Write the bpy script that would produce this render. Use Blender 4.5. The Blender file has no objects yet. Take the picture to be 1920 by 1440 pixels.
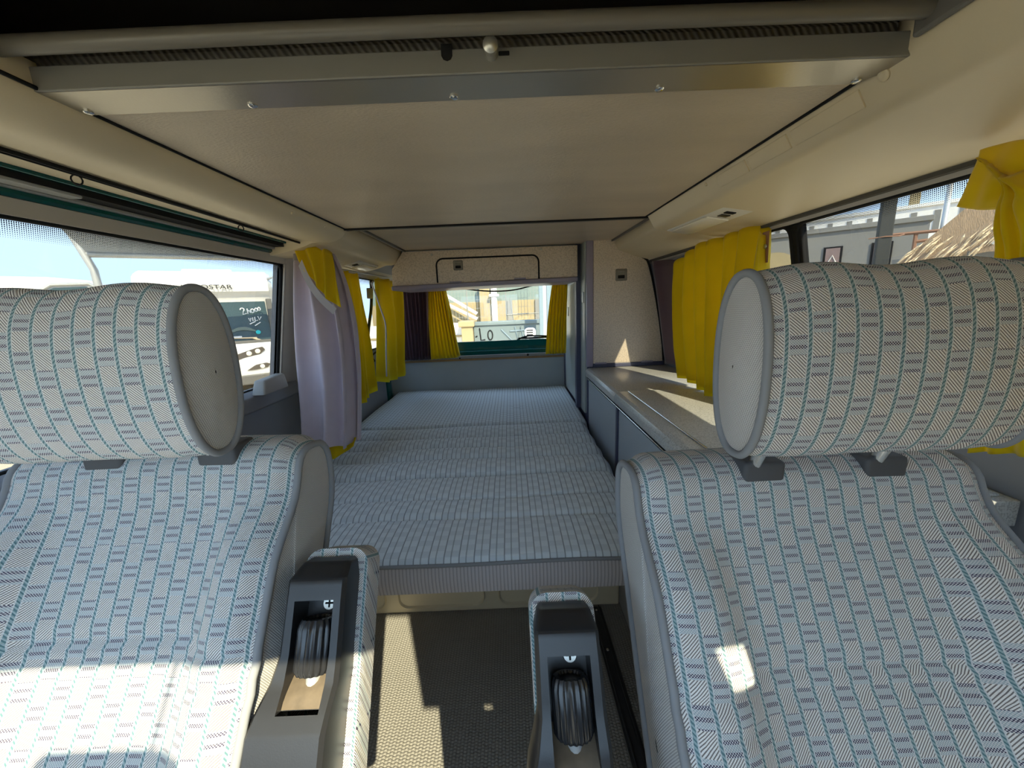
import bpy, bmesh, math, random
from mathutils import Vector, Matrix
random.seed(7)
S = bpy.context.scene
COL = S.collection

# ------------------------------------------------------------------ camera
PITCH = math.atan(150 / 720.0); ROLL = math.radians(2.35)
cam_d = bpy.data.cameras.new('camera'); cam_d.sensor_width = 36.0; cam_d.lens = 13.5
cam_d.clip_start = 0.02; cam_d.clip_end = 300
cam = bpy.data.objects.new('camera', cam_d); COL.objects.link(cam)
fw = Vector((0, math.cos(PITCH), -math.sin(PITCH))); up0 = Vector((0, math.sin(PITCH), math.cos(PITCH))); r0 = Vector((1, 0, 0))
rx = r0 * math.cos(ROLL) - up0 * math.sin(ROLL); uy = r0 * math.sin(ROLL) + up0 * math.cos(ROLL); bz = -fw
cam.matrix_world = Matrix(((rx.x, uy.x, bz.x, 0), (rx.y, uy.y, bz.y, 0), (rx.z, uy.z, bz.z, 1.02), (0, 0, 0, 1)))
S.camera = cam

# ------------------------------------------------------------------ sky, sun, exposure
SUN_DIR = Vector((0.45, -1.18, 1.0)).normalized()
w = bpy.data.worlds.new('sky'); S.world = w; w.use_nodes = True
nt = w.node_tree; nt.nodes.clear()
o_ = nt.nodes.new('ShaderNodeOutputWorld'); bg = nt.nodes.new('ShaderNodeBackground')
tc = nt.nodes.new('ShaderNodeTexCoord'); sx = nt.nodes.new('ShaderNodeSeparateXYZ'); rp = nt.nodes.new('ShaderNodeValToRGB')
nt.links.new(tc.outputs['Generated'], sx.inputs[0]); nt.links.new(sx.outputs['Z'], rp.inputs[0])
rp.color_ramp.elements[0].position = 0.0; rp.color_ramp.elements[0].color = (0.47, 0.62, 0.82, 1)
rp.color_ramp.elements[1].position = 0.9; rp.color_ramp.elements[1].color = (0.41, 0.55, 0.77, 1)
nt.links.new(rp.outputs[0], bg.inputs[0]); bg.inputs[1].default_value = 2.45
nt.links.new(bg.outputs[0], o_.inputs[0])
sd = bpy.data.lights.new('sun', 'SUN'); sd.energy = 7.0; sd.angle = math.radians(0.6); sd.color = (1.0, 0.86, 0.60)
sun = bpy.data.objects.new('sun', sd); COL.objects.link(sun)
sun.rotation_euler = SUN_DIR.to_track_quat('Z', 'Y').to_euler(); sun.location = (6, -9, 9)
S.view_settings.view_transform = 'Standard'; S.view_settings.look = 'None'
S.view_settings.gamma = 1.0; S.view_settings.use_curve_mapping = False
S.view_settings.exposure = 1.3
try:
    S.cycles.max_bounces = 14; S.cycles.diffuse_bounces = 8; S.cycles.transparent_max_bounces = 16
except Exception:
    pass

# ------------------------------------------------------------------ materials
def new_mat(name):
    m = bpy.data.materials.new(name); m.use_nodes = True
    n = m.node_tree; n.nodes.clear()
    out = n.nodes.new('ShaderNodeOutputMaterial'); p = n.nodes.new('ShaderNodeBsdfPrincipled')
    n.links.new(p.outputs[0], out.inputs[0])
    return m, n, p, out
class G:
    """tiny node-graph helper"""
    def __init__(s, n): s.n = n
    def val(s, sock, v):
        if hasattr(v, 'is_output'): s.n.links.new(v, sock)
        else: sock.default_value = v
    def math(s, op, a, b=0.0, c=None):
        k = s.n.nodes.new('ShaderNodeMath'); k.operation = op
        s.val(k.inputs[0], a); s.val(k.inputs[1], b)
        if c is not None: s.val(k.inputs[2], c)
        return k.outputs[0]
    def mix(s, f, a, b):
        k = s.n.nodes.new('ShaderNodeMix'); k.data_type = 'RGBA'
        s.val(k.inputs[0], f); s.val(k.inputs[6], a); s.val(k.inputs[7], b)
        return k.outputs[2]
    def noise(s, vec, scale, detail=2.0):
        k = s.n.nodes.new('ShaderNodeTexNoise'); k.inputs['Scale'].default_value = scale; k.inputs['Detail'].default_value = detail
        if vec is not None: s.n.links.new(vec, k.inputs['Vector'])
        return k.outputs[0]
    def coord(s, which):
        return s.n.nodes.new('ShaderNodeTexCoord').outputs[which]
    def sep(s, vec):
        k = s.n.nodes.new('ShaderNodeSeparateXYZ'); s.n.links.new(vec, k.inputs[0]); return k.outputs
    def comb(s, x, y, z=0.0):
        k = s.n.nodes.new('ShaderNodeCombineXYZ'); s.val(k.inputs[0], x); s.val(k.inputs[1], y); s.val(k.inputs[2], z); return k.outputs[0]
    def bump(s, h, strength, dist, p):
        k = s.n.nodes.new('ShaderNodeBump'); k.inputs['Strength'].default_value = strength; k.inputs['Distance'].default_value = dist
        s.n.links.new(h, k.inputs['Height']); s.n.links.new(k.outputs[0], p.inputs['Normal'])
def c4(c): return (c[0], c[1], c[2], 1.0)
def mat(name, col, rough=0.6, metal=0.0, var=0.0, vscale=8.0, grain=0.0, gscale=300.0, gdist=0.001, spec=0.5, stretch=None, sheen=0.0):
    m, n, p, out = new_mat(name); g = G(n)
    p.inputs['Roughness'].default_value = rough; p.inputs['Metallic'].default_value = metal
    p.inputs['Specular IOR Level'].default_value = spec
    if sheen: p.inputs['Sheen Weight'].default_value = sheen
    co = g.coord('Object')
    if stretch:
        k = n.nodes.new('ShaderNodeMapping'); k.inputs['Scale'].default_value = stretch; n.links.new(co, k.inputs[0]); co = k.outputs[0]
    if var:
        f = g.noise(co, vscale, 3.0)
        dark = c4([x * (1 - var) for x in col]); lite = c4([min(1, x * (1 + var)) for x in col])
        n.links.new(g.mix(f, dark, lite), p.inputs['Base Color'])
    else:
        p.inputs['Base Color'].default_value = c4(col)
    if grain:
        g.bump(g.noise(co, gscale, 2.0), grain, gdist, p)
    return m
def speckle_mat(name, base, dark, scale=260.0, thr=0.60, rough=0.45):
    m, n, p, out = new_mat(name); g = G(n); co = g.coord('Object')
    f = g.math('GREATER_THAN', g.noise(co, scale, 1.0), thr)
    f2 = g.noise(co, scale * 0.45, 2.0)
    c = g.mix(g.math('MULTIPLY', f, 0.55), c4(base), c4(dark))
    c = g.mix(g.math('MULTIPLY', f2, 0.35), c, c4([x * 0.75 for x in base]))
    n.links.new(c, p.inputs['Base Color']); p.inputs['Roughness'].default_value = rough
    return m
def seat_fabric(name):
    """woven stripes: teal double cords every 2 cm, blocks of dots and twill alternating between them"""
    m, n, p, out = new_mat(name); g = G(n); s = g.sep(g.coord('UV')); U, V = s[0], s[1]
    P = 0.0205
    cu = g.math('DIVIDE', U, P); idx = g.math('FLOOR', cu); fr = g.math('FRACT', cu)
    par = g.math('FLOORED_MODULO', idx, 2.0)
    cv = g.math('FRACT', g.math('ADD', g.math('DIVIDE', V, P * 1.9), g.math('MULTIPLY', par, 0.5)))
    dotted = g.math('LESS_THAN', cv, 0.47)
    # fine weave
    K = 2 * math.pi / 0.0024
    su = g.math('SINE', g.math('MULTIPLY', U, K)); sv = g.math('SINE', g.math('MULTIPLY', V, K))
    dots = g.math('GREATER_THAN', g.math('MULTIPLY', su, sv), -0.05)
    row = g.math('FRACT', g.math('DIVIDE', V, 0.0085))
    rowdark = g.math('LESS_THAN', row, 0.40)
    tw = g.math('GREATER_THAN', g.math('SINE', g.math('MULTIPLY', g.math('SUBTRACT', U, V), K * 0.80)), 0.30)
    cream = c4((0.78, 0.75, 0.72)); grey = c4((0.60, 0.60, 0.60)); navy = c4((0.06, 0.05, 0.09)); teal = c4((0.11, 0.20, 0.22)); tealL = c4((0.32, 0.41, 0.43)); brown = c4((0.20, 0.175, 0.17))
    dcol = g.mix(rowdark, c4((0.37, 0.43, 0.45)), navy)
    dot = g.mix(dots, c4((0.64, 0.62, 0.62)), dcol)
    twill = g.mix(tw, cream, brown)
    body = g.mix(dotted, twill, dot)
    st = g.math('LESS_THAN', fr, 0.26)
    edge = g.math('LESS_THAN', g.math('ABSOLUTE', g.math('SUBTRACT', fr, 0.13)), 0.075)
    rib = g.math('GREATER_THAN', g.math('SINE', g.math('MULTIPLY', g.math('ADD', U, V), K * 0.55)), 0.1)
    stc = g.mix(edge, grey, g.mix(rib, tealL, teal))
    c = g.mix(st, body, stc)
    n.links.new(c, p.inputs['Base Color']); p.inputs['Roughness'].default_value = 0.95; p.inputs['Specular IOR Level'].default_value = 0.1
    h = g.math('ADD', g.math('MULTIPLY', g.math('MULTIPLY', su, sv), 0.5), g.math('MULTIPLY', st, 1.2))
    g.bump(h, 0.5, 0.0012, p)
    return m
def bed_fabric(name):
    m, n, p, out = new_mat(name); g = G(n); s = g.sep(g.coord('UV')); U, V = s[0], s[1]
    P = 0.036
    cu = g.math('DIVIDE', U, P); idx = g.math('FLOOR', cu); fr = g.math('FRACT', cu)
    par = g.math('FLOORED_MODULO', idx, 2.0)
    cv = g.math('FRACT', g.math('ADD', g.math('DIVIDE', V, P * 1.1), g.math('MULTIPLY', par, 0.5)))
    chk = g.math('LESS_THAN', cv, 0.5)
    line = g.math('LESS_THAN', g.math('ABSOLUTE', g.math('SUBTRACT', fr, 0.5)), 0.045)
    line2 = g.math('LESS_THAN', fr, 0.08)
    a = c4((0.68, 0.755, 0.81)); b = c4((0.59, 0.66, 0.72)); d = c4((0.22, 0.26, 0.30))
    c = g.mix(chk, a, b); c = g.mix(line2, c, d); c = g.mix(g.math('MULTIPLY', line, 0.75), c, d)
    co = g.coord('Object'); c = g.mix(g.math('MULTIPLY', g.noise(co, 5.0, 3.0), 0.35), c, c4((0.50, 0.51, 0.52)))
    n.links.new(c, p.inputs['Base Color']); p.inputs['Roughness'].default_value = 0.95; p.inputs['Specular IOR Level'].default_value = 0.12
    p.inputs['Sheen Weight'].default_value = 0.15
    g.bump(g.math('SUBTRACT', g.math('MULTIPLY', chk, 0.3), g.math('ADD', line2, line)), 0.35, 0.0015, p)
    return m
def cord_fabric(name, col, pitch, depth=0.4):
    m, n, p, out = new_mat(name); g = G(n); s = g.sep(g.coord('UV'))
    k = g.math('SINE', g.math('MULTIPLY', s[0], 2 * math.pi / pitch))
    c = g.mix(g.math('GREATER_THAN', k, 0.55), c4(col), c4([x * 0.70 for x in col]))
    n.links.new(c, p.inputs['Base Color']); p.inputs['Roughness'].default_value = 0.95; p.inputs['Specular IOR Level'].default_value = 0.1
    g.bump(k, depth, 0.001, p)
    return m
def weave_mat(name, col, sc=0.0022):
    m, n, p, out = new_mat(name); g = G(n); s = g.sep(g.coord('UV')); K = 2 * math.pi / sc
    k = g.math('MULTIPLY', g.math('SINE', g.math('MULTIPLY', g.math('ADD', s[0], s[1]), K)), g.math('SINE', g.math('MULTIPLY', s[1], K * 0.6)))
    c = g.mix(g.math('GREATER_THAN', k, 0.2), c4(col), c4([x * 0.55 for x in col]))
    n.links.new(c, p.inputs['Base Color']); p.inputs['Roughness'].default_value = 0.95; p.inputs['Specular IOR Level'].default_value = 0.1
    g.bump(k, 0.4, 0.001, p)
    return m
def cloth_mat(name, col, trans=0.25, tcol=None, var=0.12):
    m, n, p, out = new_mat(name); g = G(n); co = g.coord('Object')
    f = g.noise(co, 14.0, 3.0)
    c = g.mix(f, c4([x * (1 - var) for x in col]), c4([min(1, x * (1 + var)) for x in col]))
    n.links.new(c, p.inputs['Base Color']); p.inputs['Roughness'].default_value = 0.9; p.inputs['Specular IOR Level'].default_value = 0.15
    p.inputs['Sheen Weight'].default_value = 0.25
    g.bump(g.noise(co, 900.0, 1.0), 0.15, 0.0006, p)
    if trans:
        t = n.nodes.new('ShaderNodeBsdfTranslucent'); t.inputs[0].default_value = c4(tcol or col)
        mx = n.nodes.new('ShaderNodeMixShader'); mx.inputs[0].default_value = trans
        n.links.new(p.outputs[0], mx.inputs[1]); n.links.new(t.outputs[0], mx.inputs[2]); n.links.new(mx.outputs[0], out.inputs[0])
    return m
def glass_mat(name, tint, frit=False):
    m, n, p, out = new_mat(name); g = G(n); n.nodes.remove(p)
    t = n.nodes.new('ShaderNodeBsdfTransparent'); t.inputs[0].default_value = c4(tint)
    gl = n.nodes.new('ShaderNodeBsdfGlossy'); gl.inputs['Roughness'].default_value = 0.02
    mx = n.nodes.new('ShaderNodeMixShader'); mx.inputs[0].default_value = 0.035
    n.links.new(t.outputs[0], mx.inputs[1]); n.links.new(gl.outputs[0], mx.inputs[2]); last = mx.outputs[0]
    if frit:   # printed dot border: UV v measured in metres from the upper edge
        s = g.sep(g.coord('UV')); K = 2 * math.pi / 0.0062
        k = g.math('MULTIPLY', g.math('SINE', g.math('MULTIPLY', g.math('ADD', s[0], s[1]), K)), g.math('SINE', g.math('MULTIPLY', g.math('SUBTRACT', s[0], s[1]), K)))
        thr = g.math('MULTIPLY', g.math('MAXIMUM', s[1], 0.0), 28.0)
        dot = g.math('GREATER_THAN', k, g.math('ADD', thr, 0.05))
        df = n.nodes.new('ShaderNodeBsdfDiffuse'); df.inputs[0].default_value = (0.02, 0.02, 0.02, 1)
        m2 = n.nodes.new('ShaderNodeMixShader'); n.links.new(dot, m2.inputs[0]); n.links.new(last, m2.inputs[1]); n.links.new(df.outputs[0], m2.inputs[2]); last = m2.outputs[0]
    n.links.new(last, out.inputs[0])
    return m
def floor_mat(name):
    m, n, p, out = new_mat(name); g = G(n); s = g.sep(g.coord('Object')); X, Y = s[0], s[1]
    K = 2 * math.pi / 0.0165
    a = g.math('SINE', g.math('MULTIPLY', X, K)); b = g.math('SINE', g.math('ADD', g.math('MULTIPLY', Y, K * 1.15), g.math('MULTIPLY', a, 0.7)))
    ridge = g.math('MAXIMUM', g.math('POWER', g.math('ABSOLUTE', a), 0.5), g.math('POWER', g.math('ABSOLUTE', b), 0.5))
    ridge = g.math('MULTIPLY', g.math('POWER', g.math('ABSOLUTE', a), 0.35), g.math('POWER', g.math('ABSOLUTE', b), 0.35))
    co = g.coord('Object')
    c = g.mix(g.noise(co, 6.0, 4.0), c4((0.20, 0.19, 0.17)), c4((0.30, 0.28, 0.25)))
    c = g.mix(ridge, c4((0.15, 0.14, 0.125)), c)
    n.links.new(c, p.inputs['Base Color']); p.inputs['Roughness'].default_value = 0.65
    g.bump(ridge, 0.9, 0.0022, p)
    return m
M = {}
M['headliner'] = mat('leatherette_board', (0.54, 0.45, 0.34), 0.42, var=0.20, vscale=3.0, grain=0.7, gscale=160.0, gdist=0.0015, stretch=(1, 3, 1))
M['flange'] = mat('grey_painted_metal', (0.36, 0.33, 0.27), 0.28, 0.6, grain=0.12, gscale=240.0)
M['face'] = mat('grey_painted_metal_face', (0.22, 0.21, 0.19), 0.45, 0.1)
M['cove'] = mat('grey_moulded_plastic', (0.64, 0.54, 0.37), 0.48, var=0.05, vscale=5.0, grain=0.15, gscale=420.0, gdist=0.0006)
M['cove_dark'] = mat('dark_grey_moulding', (0.15, 0.14, 0.125), 0.5, grain=0.1, gscale=420.0)
M['trimlight'] = mat('light_grey_door_trim', (0.46, 0.43, 0.39), 0.55, grain=0.15, gscale=420.0, gdist=0.0006)
M['panel'] = mat('grey_door_panel', (0.22, 0.23, 0.26), 0.6, var=0.08, grain=0.2, gscale=500.0, gdist=0.0006)
M['latchdark'] = mat('dark_window_groove', (0.06, 0.055, 0.045), 0.7)
M['teal'] = mat('teal_body_paint', (0.0, 0.07, 0.065), 0.22)
M['black'] = mat('black_rubber', (0.012, 0.012, 0.013), 0.75, spec=0.2)
M['void'] = mat('dark_roof_fabric', (0.018, 0.016, 0.014), 0.9)
M['roofbar'] = mat('taupe_foam_bar', (0.15, 0.135, 0.11), 0.35)
M['webbing'] = cord_fabric('ribbed_mattress_fabric', (0.20, 0.185, 0.16), 0.008, 0.8)
M['chrome'] = mat('bright_metal', (0.75, 0.75, 0.74), 0.22, 1.0)
M['screw'] = mat('screw_steel', (0.55, 0.54, 0.50), 0.35, 0.9)
M['floor'] = floor_mat('embossed_rubber_floor')
M['rail'] = mat('dark_floor_rail', (0.035, 0.035, 0.037), 0.45, 0.3, var=0.3, vscale=30)
M['seatfab'] = seat_fabric('striped_seat_weave')
M['seatside'] = weave_mat('plain_grey_seat_weave', (0.60, 0.575, 0.55))
M['piping'] = mat('grey_piping', (0.23, 0.235, 0.25), 0.85)
M['bed'] = bed_fabric('blue_grey_bed_check')
M['bedside'] = cord_fabric('ribbed_bed_boxing', (0.48, 0.45, 0.46), 0.0085, 0.3)
M['boxtan'] = mat('beige_bench_plastic', (0.55, 0.48, 0.34), 0.45)
M['plinth'] = mat('grey_plinth', (0.25, 0.25, 0.25), 0.6, var=0.08)
M['worktop'] = speckle_mat('speckled_grey_worktop', (0.62, 0.62, 0.60), (0.20, 0.20, 0.20), 300.0, 0.55, 0.28)
M['door'] = speckle_mat('blue_grey_cabinet_board', (0.42, 0.47, 0.52), (0.24, 0.28, 0.33), 500.0, 0.60, 0.45)
M['beige'] = speckle_mat('fleck_beige_board', (0.76, 0.645, 0.52), (0.42, 0.33, 0.25), 210.0, 0.545, 0.5)
M['navy'] = mat('navy_edge_trim', (0.06, 0.065, 0.12), 0.4)
M['mauve'] = mat('mauve_edge_trim', (0.30, 0.27, 0.35), 0.4)
M['sidepan'] = mat('pale_green_grey_board', (0.40, 0.44, 0.42), 0.35)
M['latch'] = mat('olive_plastic_latch', (0.22, 0.20, 0.16), 0.4)
M['blackplastic'] = mat('black_armrest_plastic', (0.018, 0.018, 0.020), 0.36, grain=0.06, gscale=700.0)
M['knob'] = mat('black_ribbed_knob', (0.02, 0.02, 0.022), 0.25)
M['dust'] = mat('dusty_recess', (0.12, 0.09, 0.06), 0.8, var=0.6, vscale=60)
M['lampwhite'] = mat('white_lamp_lens', (0.80, 0.75, 0.64), 0.25, var=0.08, vscale=40)
M['lampbody'] = mat('white_lamp_housing', (0.68, 0.65, 0.58), 0.35)
M['yellow'] = cloth_mat('yellow_curtain_cloth', (0.78, 0.60, 0.012), 0.42, (0.82, 0.64, 0.012))
M['mauvecloth'] = cloth_mat('grey_mauve_lining', (0.64, 0.565, 0.65), 0.10)
M['plumcloth'] = cloth_mat('plum_curtain_cloth', (0.10, 0.055, 0.075), 0.06)
M['tape'] = mat('white_curtain_tape', (0.42, 0.40, 0.42), 0.9)
M['glass'] = glass_mat('tinted_side_glass', (0.53, 0.545, 0.545), True)
M['clearglass'] = glass_mat('windscreen_glass', (0.92, 0.95, 0.94))
M['rearglass'] = glass_mat('rear_window_glass', (0.72, 0.74, 0.74))
M['woodband'] = mat('worn_wood_band', (0.30, 0.18, 0.08), 0.7, var=0.3, vscale=20)
M['rearpanel'] = mat('grey_rear_panel', (0.36, 0.40, 0.42), 0.55, var=0.06)
M['ground'] = mat('pale_gravel_ground', (0.66, 0.55, 0.38), 0.95, var=0.15, vscale=2.0, grain=0.4, gscale=40, gdist=0.01)
M['mh_white'] = mat('white_motorhome_paint', (0.80, 0.79, 0.77), 0.3)
M['mh_glass'] = mat('dark_motorhome_windscreen', (0.05, 0.085, 0.09), 0.08)
M['mh_grey'] = mat('grey_motorhome_trim', (0.13, 0.125, 0.115), 0.5)
M['lamp_dark'] = mat('smoked_headlamp', (0.10, 0.085, 0.07), 0.2)
M['lettergrey'] = mat('grey_lettering', (0.012, 0.012, 0.012), 0.5)
M['paintwhite'] = mat('white_marker', (0.85, 0.85, 0.85), 0.6)
M['cyan'] = mat('cyan_sticker', (0.03, 0.55, 0.60), 0.5)
M['canopy'] = mat('grey_shade_cloth', (0.30, 0.34, 0.40), 0.9)
M['galv'] = mat('galvanised_steel', (0.50, 0.51, 0.50), 0.5, 0.4)
M['concrete'] = mat('blue_grey_painted_wall', (0.15, 0.19, 0.20), 0.9, var=0.08, vscale=1.5)
M['cream'] = mat('cream_rendered_wall', (0.34, 0.27, 0.15), 0.9, var=0.06)
M['palegreen'] = mat('pale_green_wall', (0.17, 0.22, 0.20), 0.9, var=0.05)
M['whitewall'] = mat('white_rendered_wall', (0.76, 0.74, 0.70), 0.9)
M['greyrender'] = mat('grey_rendered_house', (0.21, 0.205, 0.19), 0.9, var=0.06, vscale=0.7)
M['bluepost'] = mat('pale_blue_steel_post', (0.17, 0.23, 0.27), 0.5)
M['pole'] = mat('weathered_grey_pole', (0.045, 0.047, 0.045), 0.85, var=0.2, vscale=3)
M['rust'] = mat('rusty_pole', (0.30, 0.16, 0.10), 0.8)
M['thatch'] = mat('dried_palm_thatch', (0.36, 0.26, 0.17), 0.95, var=0.25, vscale=6, grain=0.6, gscale=25, gdist=0.03, stretch=(1, 6, 1))
M['frond'] = mat('pale_palm_frond', (0.66, 0.53, 0.36), 0.9)
M['winpane'] = mat('house_window_pane', (0.22, 0.15, 0.13), 0.15)
M['seatbelt'] = mat('black_belt_webbing', (0.02, 0.02, 0.022), 0.8)
M['greyplastic'] = mat('grey_plastic', (0.33, 0.33, 0.32), 0.5)
M['plasticchair'] = mat('white_plastic', (0.80, 0.80, 0.78), 0.4)
M['dash'] = mat('dark_grey_dashboard', (0.07, 0.07, 0.075), 0.7)
M['mirrorglass'] = mat('mirror_glass', (0.8, 0.8, 0.8), 0.03, 1.0)
M['fencewire'] = mat('fence_wire', (0.25, 0.25, 0.23), 0.6, 0.5)

# ------------------------------------------------------------------ mesh helpers
WORLD = {}
class B:
    """collects shapes in world coordinates and links them as ONE mesh object"""
    def __init__(s): s.v = []; s.f = []; s.uv = {}; s.mi = []
    def add(s, V, F, uv=None, mi=0):
        o = len(s.v); s.v += [tuple(p) for p in V]
        for f in F: s.f.append([o + i for i in f]); s.mi.append(mi)
        if uv:
            for i, t in enumerate(uv): s.uv[o + i] = t
        return s
    def box(s, a, b, bev=0.0, seg=2, mi=0):
        x0, y0, z0 = [min(a[i], b[i]) for i in range(3)]; x1, y1, z1 = [max(a[i], b[i]) for i in range(3)]
        V = [(x0, y0, z0), (x1, y0, z0), (x1, y1, z0), (x0, y1, z0), (x0, y0, z1), (x1, y0, z1), (x1, y1, z1), (x0, y1, z1)]
        F = [(3, 2, 1, 0), (4, 5, 6, 7), (0, 1, 5, 4), (1, 2, 6, 5), (2, 3, 7, 6), (3, 0, 4, 7)]
        return s.hull(V, F, bev, seg, mi)
    def hull(s, V, F, bev=0.0, seg=2, mi=0):
        if bev <= 0: return s.add(V, F, None, mi)
        bm = bmesh.new(); vs = [bm.verts.new(p) for p in V]
        for f in F: bm.faces.new([vs[i] for i in f])
        bmesh.ops.recalc_face_normals(bm, faces=bm.faces)
        bmesh.ops.bevel(bm, geom=list(bm.edges), offset=bev, segments=seg, affect='EDGES', profile=0.5)
        bm.verts.index_update()
        s.add([v.co[:] for v in bm.verts], [[v.index for v in f.verts] for f in bm.faces], None, mi); bm.free()
        return s
    def prism(s, poly, to3, a0, a1, bev=0.0, seg=2, mi=0):
        n = len(poly); V = [to3(p, a0) for p in poly] + [to3(p, a1) for p in poly]
        F = [list(range(n))[::-1], list(range(n, 2 * n))] + [[i, (i + 1) % n, n + (i + 1) % n, n + i] for i in range(n)]
        return s.hull(V, F, bev, seg, mi)
    def grid(s, fn, nu, nv, closeu=False, closev=False, uvf=None, flip=False, mi=0):
        V = []; UV = []
        for j in range(nv):
            for i in range(nu):
                V.append(tuple(fn(i, j)))
                if uvf: UV.append(uvf(i, j))
        F = []
        for j in range(nv if closev else nv - 1):
            for i in range(nu if closeu else nu - 1):
                a = j * nu + i; b = j * nu + (i + 1) % nu; c = ((j + 1) % nv) * nu + (i + 1) % nu; d = ((j + 1) % nv) * nu + i
                F.append([a, d, c, b] if flip else [a, b, c, d])
        return s.add(V, F, UV if uvf else None, mi)
    def tube(s, path, r, n=8, closed=False, caps=True, mi=0):
        P = [Vector(p) for p in path]; m = len(P); R = r if isinstance(r, (list, tuple)) else [r] * m
        rings = []; prev = None
        for i in range(m):
            if closed: t = P[(i + 1) % m] - P[i - 1]
            else: t = P[min(i + 1, m - 1)] - P[max(i - 1, 0)]
            t.normalize()
            if prev is None:
                a = Vector((0, 0, 1)) if abs(t.z) < 0.9 else Vector((1, 0, 0)); u = t.cross(a).normalized()
            else:
                u = (prev - t * prev.dot(t))
                u = u.normalized() if u.length > 1e-6 else t.orthogonal().normalized()
            prev = u; v = t.cross(u)
            rings.append([P[i] + (u * math.cos(2 * math.pi * k / n) + v * math.sin(2 * math.pi * k / n)) * R[i] for k in range(n)])
        V = [q for rg in rings for q in rg]; F = []
        for i in range(m if closed else m - 1):
            for k in range(n):
                F.append([i * n + k, i * n + (k + 1) % n, ((i + 1) % m) * n + (k + 1) % n, ((i + 1) % m) * n + k])
        if caps and not closed: F += [list(range(n))[::-1], [(m - 1) * n + k for k in range(n)]]
        return s.add(V, F, None, mi)
    def lathe(s, prof, c, ax, n=20, ribs=0, amp=0.0, mi=0):
        """prof: list of (radius, height) along axis ax from c"""
        c = Vector(c); ax = Vector(ax).normalized(); u = ax.orthogonal().normalized(); v = ax.cross(u)
        V = []
        for r, h in prof:
            for k in range(n):
                t = 2 * math.pi * k / n; rr = r * (1 + (amp * math.cos(ribs * t) if ribs else 0))
                V.append(c + ax * h + (u * math.cos(t) + v * math.sin(t)) * rr)
        m = len(prof); F = [[i * n + k, i * n + (k + 1) % n, (i + 1) * n + (k + 1) % n, (i + 1) * n + k] for i in range(m - 1) for k in range(n)]
        F += [list(range(n))[::-1], [(m - 1) * n + k for k in range(n)]]
        return s.add(V, F, None, mi)
    def obj(s, name, m, parent=None, smooth=False, origin=None, extra=None, angle=None):
        me = bpy.data.meshes.new(name)
        xs = [p[0] for p in s.v]; ys = [p[1] for p in s.v]; zs = [p[2] for p in s.v]
        if origin is None: origin = ((min(xs) + max(xs)) / 2, (min(ys) + max(ys)) / 2, min(zs))
        O = Vector(origin)
        me.from_pydata([Vector(p) - O for p in s.v], [], s.f)
        bm = bmesh.new(); bm.from_mesh(me); bmesh.ops.recalc_face_normals(bm, faces=bm.faces); bm.to_mesh(me); bm.free()
        me.materials.append(M[m])
        for x in (extra or []): me.materials.append(M[x])
        if extra: me.polygons.foreach_set('material_index', s.mi)
        if s.uv:
            ul = me.uv_layers.new(name='UVMap')
            for lp in me.loops: ul.data[lp.index].uv = s.uv.get(lp.vertex_index, (0, 0))
        if smooth or angle:
            me.polygons.foreach_set('use_smooth', [True] * len(me.polygons))
            if angle:
                try: me.set_sharp_from_angle(angle=math.radians(angle))
                except Exception: pass
        ob = bpy.data.objects.new(name, me); COL.objects.link(ob)
        if parent:
            ob.parent = parent; ob.location = O - WORLD[parent.name]
        else: ob.location = O
        WORLD[ob.name] = O
        return ob
def thing(name, label, cat, loc, group=None):
    e = bpy.data.objects.new(name, None); COL.objects.link(e); e.location = loc; e.empty_display_size = 0.05
    WORLD[e.name] = Vector(loc)
    return tag(e, label, cat, group)
def tag(o, label, cat, group=None):
    o['label'] = label; o['category'] = cat
    if group: o['group'] = group
    return o
def struct(o, label=None):
    o['kind'] = 'structure'
    if label: o['label'] = label
    return o
def stuff(o): o['kind'] = 'stuff'; return o
def lab(o, label): o['label'] = label; return o
def catmull(pts, n, closed=False):
    P = [Vector(p) for p in pts]; m = len(P); out = []
    segs = m if closed else m - 1
    for i in range(segs):
        if closed: a, b, c, d = P[i - 1], P[i], P[(i + 1) % m], P[(i + 2) % m]
        else: a, b, c, d = P[max(i - 1, 0)], P[i], P[i + 1], P[min(i + 2, m - 1)]
        for k in range(n):
            t = k / n
            out.append(0.5 * ((2 * b) + (c - a) * t + (2 * a - 5 * b + 4 * c - d) * t * t + (3 * b - a - 3 * c + d) * t ** 3))
    if not closed: out.append(P[-1])
    return out
def resample(pts, n, closed=False):
    P = [Vector(p) for p in pts]
    if closed: P = P + [P[0]]
    L = [0]
    for i in range(1, len(P)): L.append(L[-1] + (P[i] - P[i - 1]).length)
    out = []; j = 0; m = n if closed else n - 1
    for k in range(n):
        d = L[-1] * k / m
        while j < len(L) - 2 and L[j + 1] < d: j += 1
        t = (d - L[j]) / max(1e-9, L[j + 1] - L[j]); out.append(P[j].lerp(P[j + 1], min(1, max(0, t))))
    return out, L[-1]
def rrect(x0, x1, z0, z1, r, n=5, corners=(1, 1, 1, 1)):
    """2-D rounded rectangle, corners bottom-left, bottom-right, top-right, top-left"""
    out = []
    for (cx, cz, a0), on in zip(((x0 + r, z0 + r, 180), (x1 - r, z0 + r, 270), (x1 - r, z1 - r, 0), (x0 + r, z1 - r, 90)), corners):
        if on:
            for k in range(n + 1):
                t = math.radians(a0 + 90 * k / n); out.append((cx + r * math.cos(t), cz + r * math.sin(t)))
        else:
            out.append({180: (x0, z0), 270: (x1, z0), 0: (x1, z1), 90: (x0, z1)}[a0])
    return out
XZ = lambda p, y: (p[0], y, p[1])
YZ = lambda p, x: (x, p[0], p[1])
XY = lambda p, z: (p[0], p[1], z)
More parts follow.
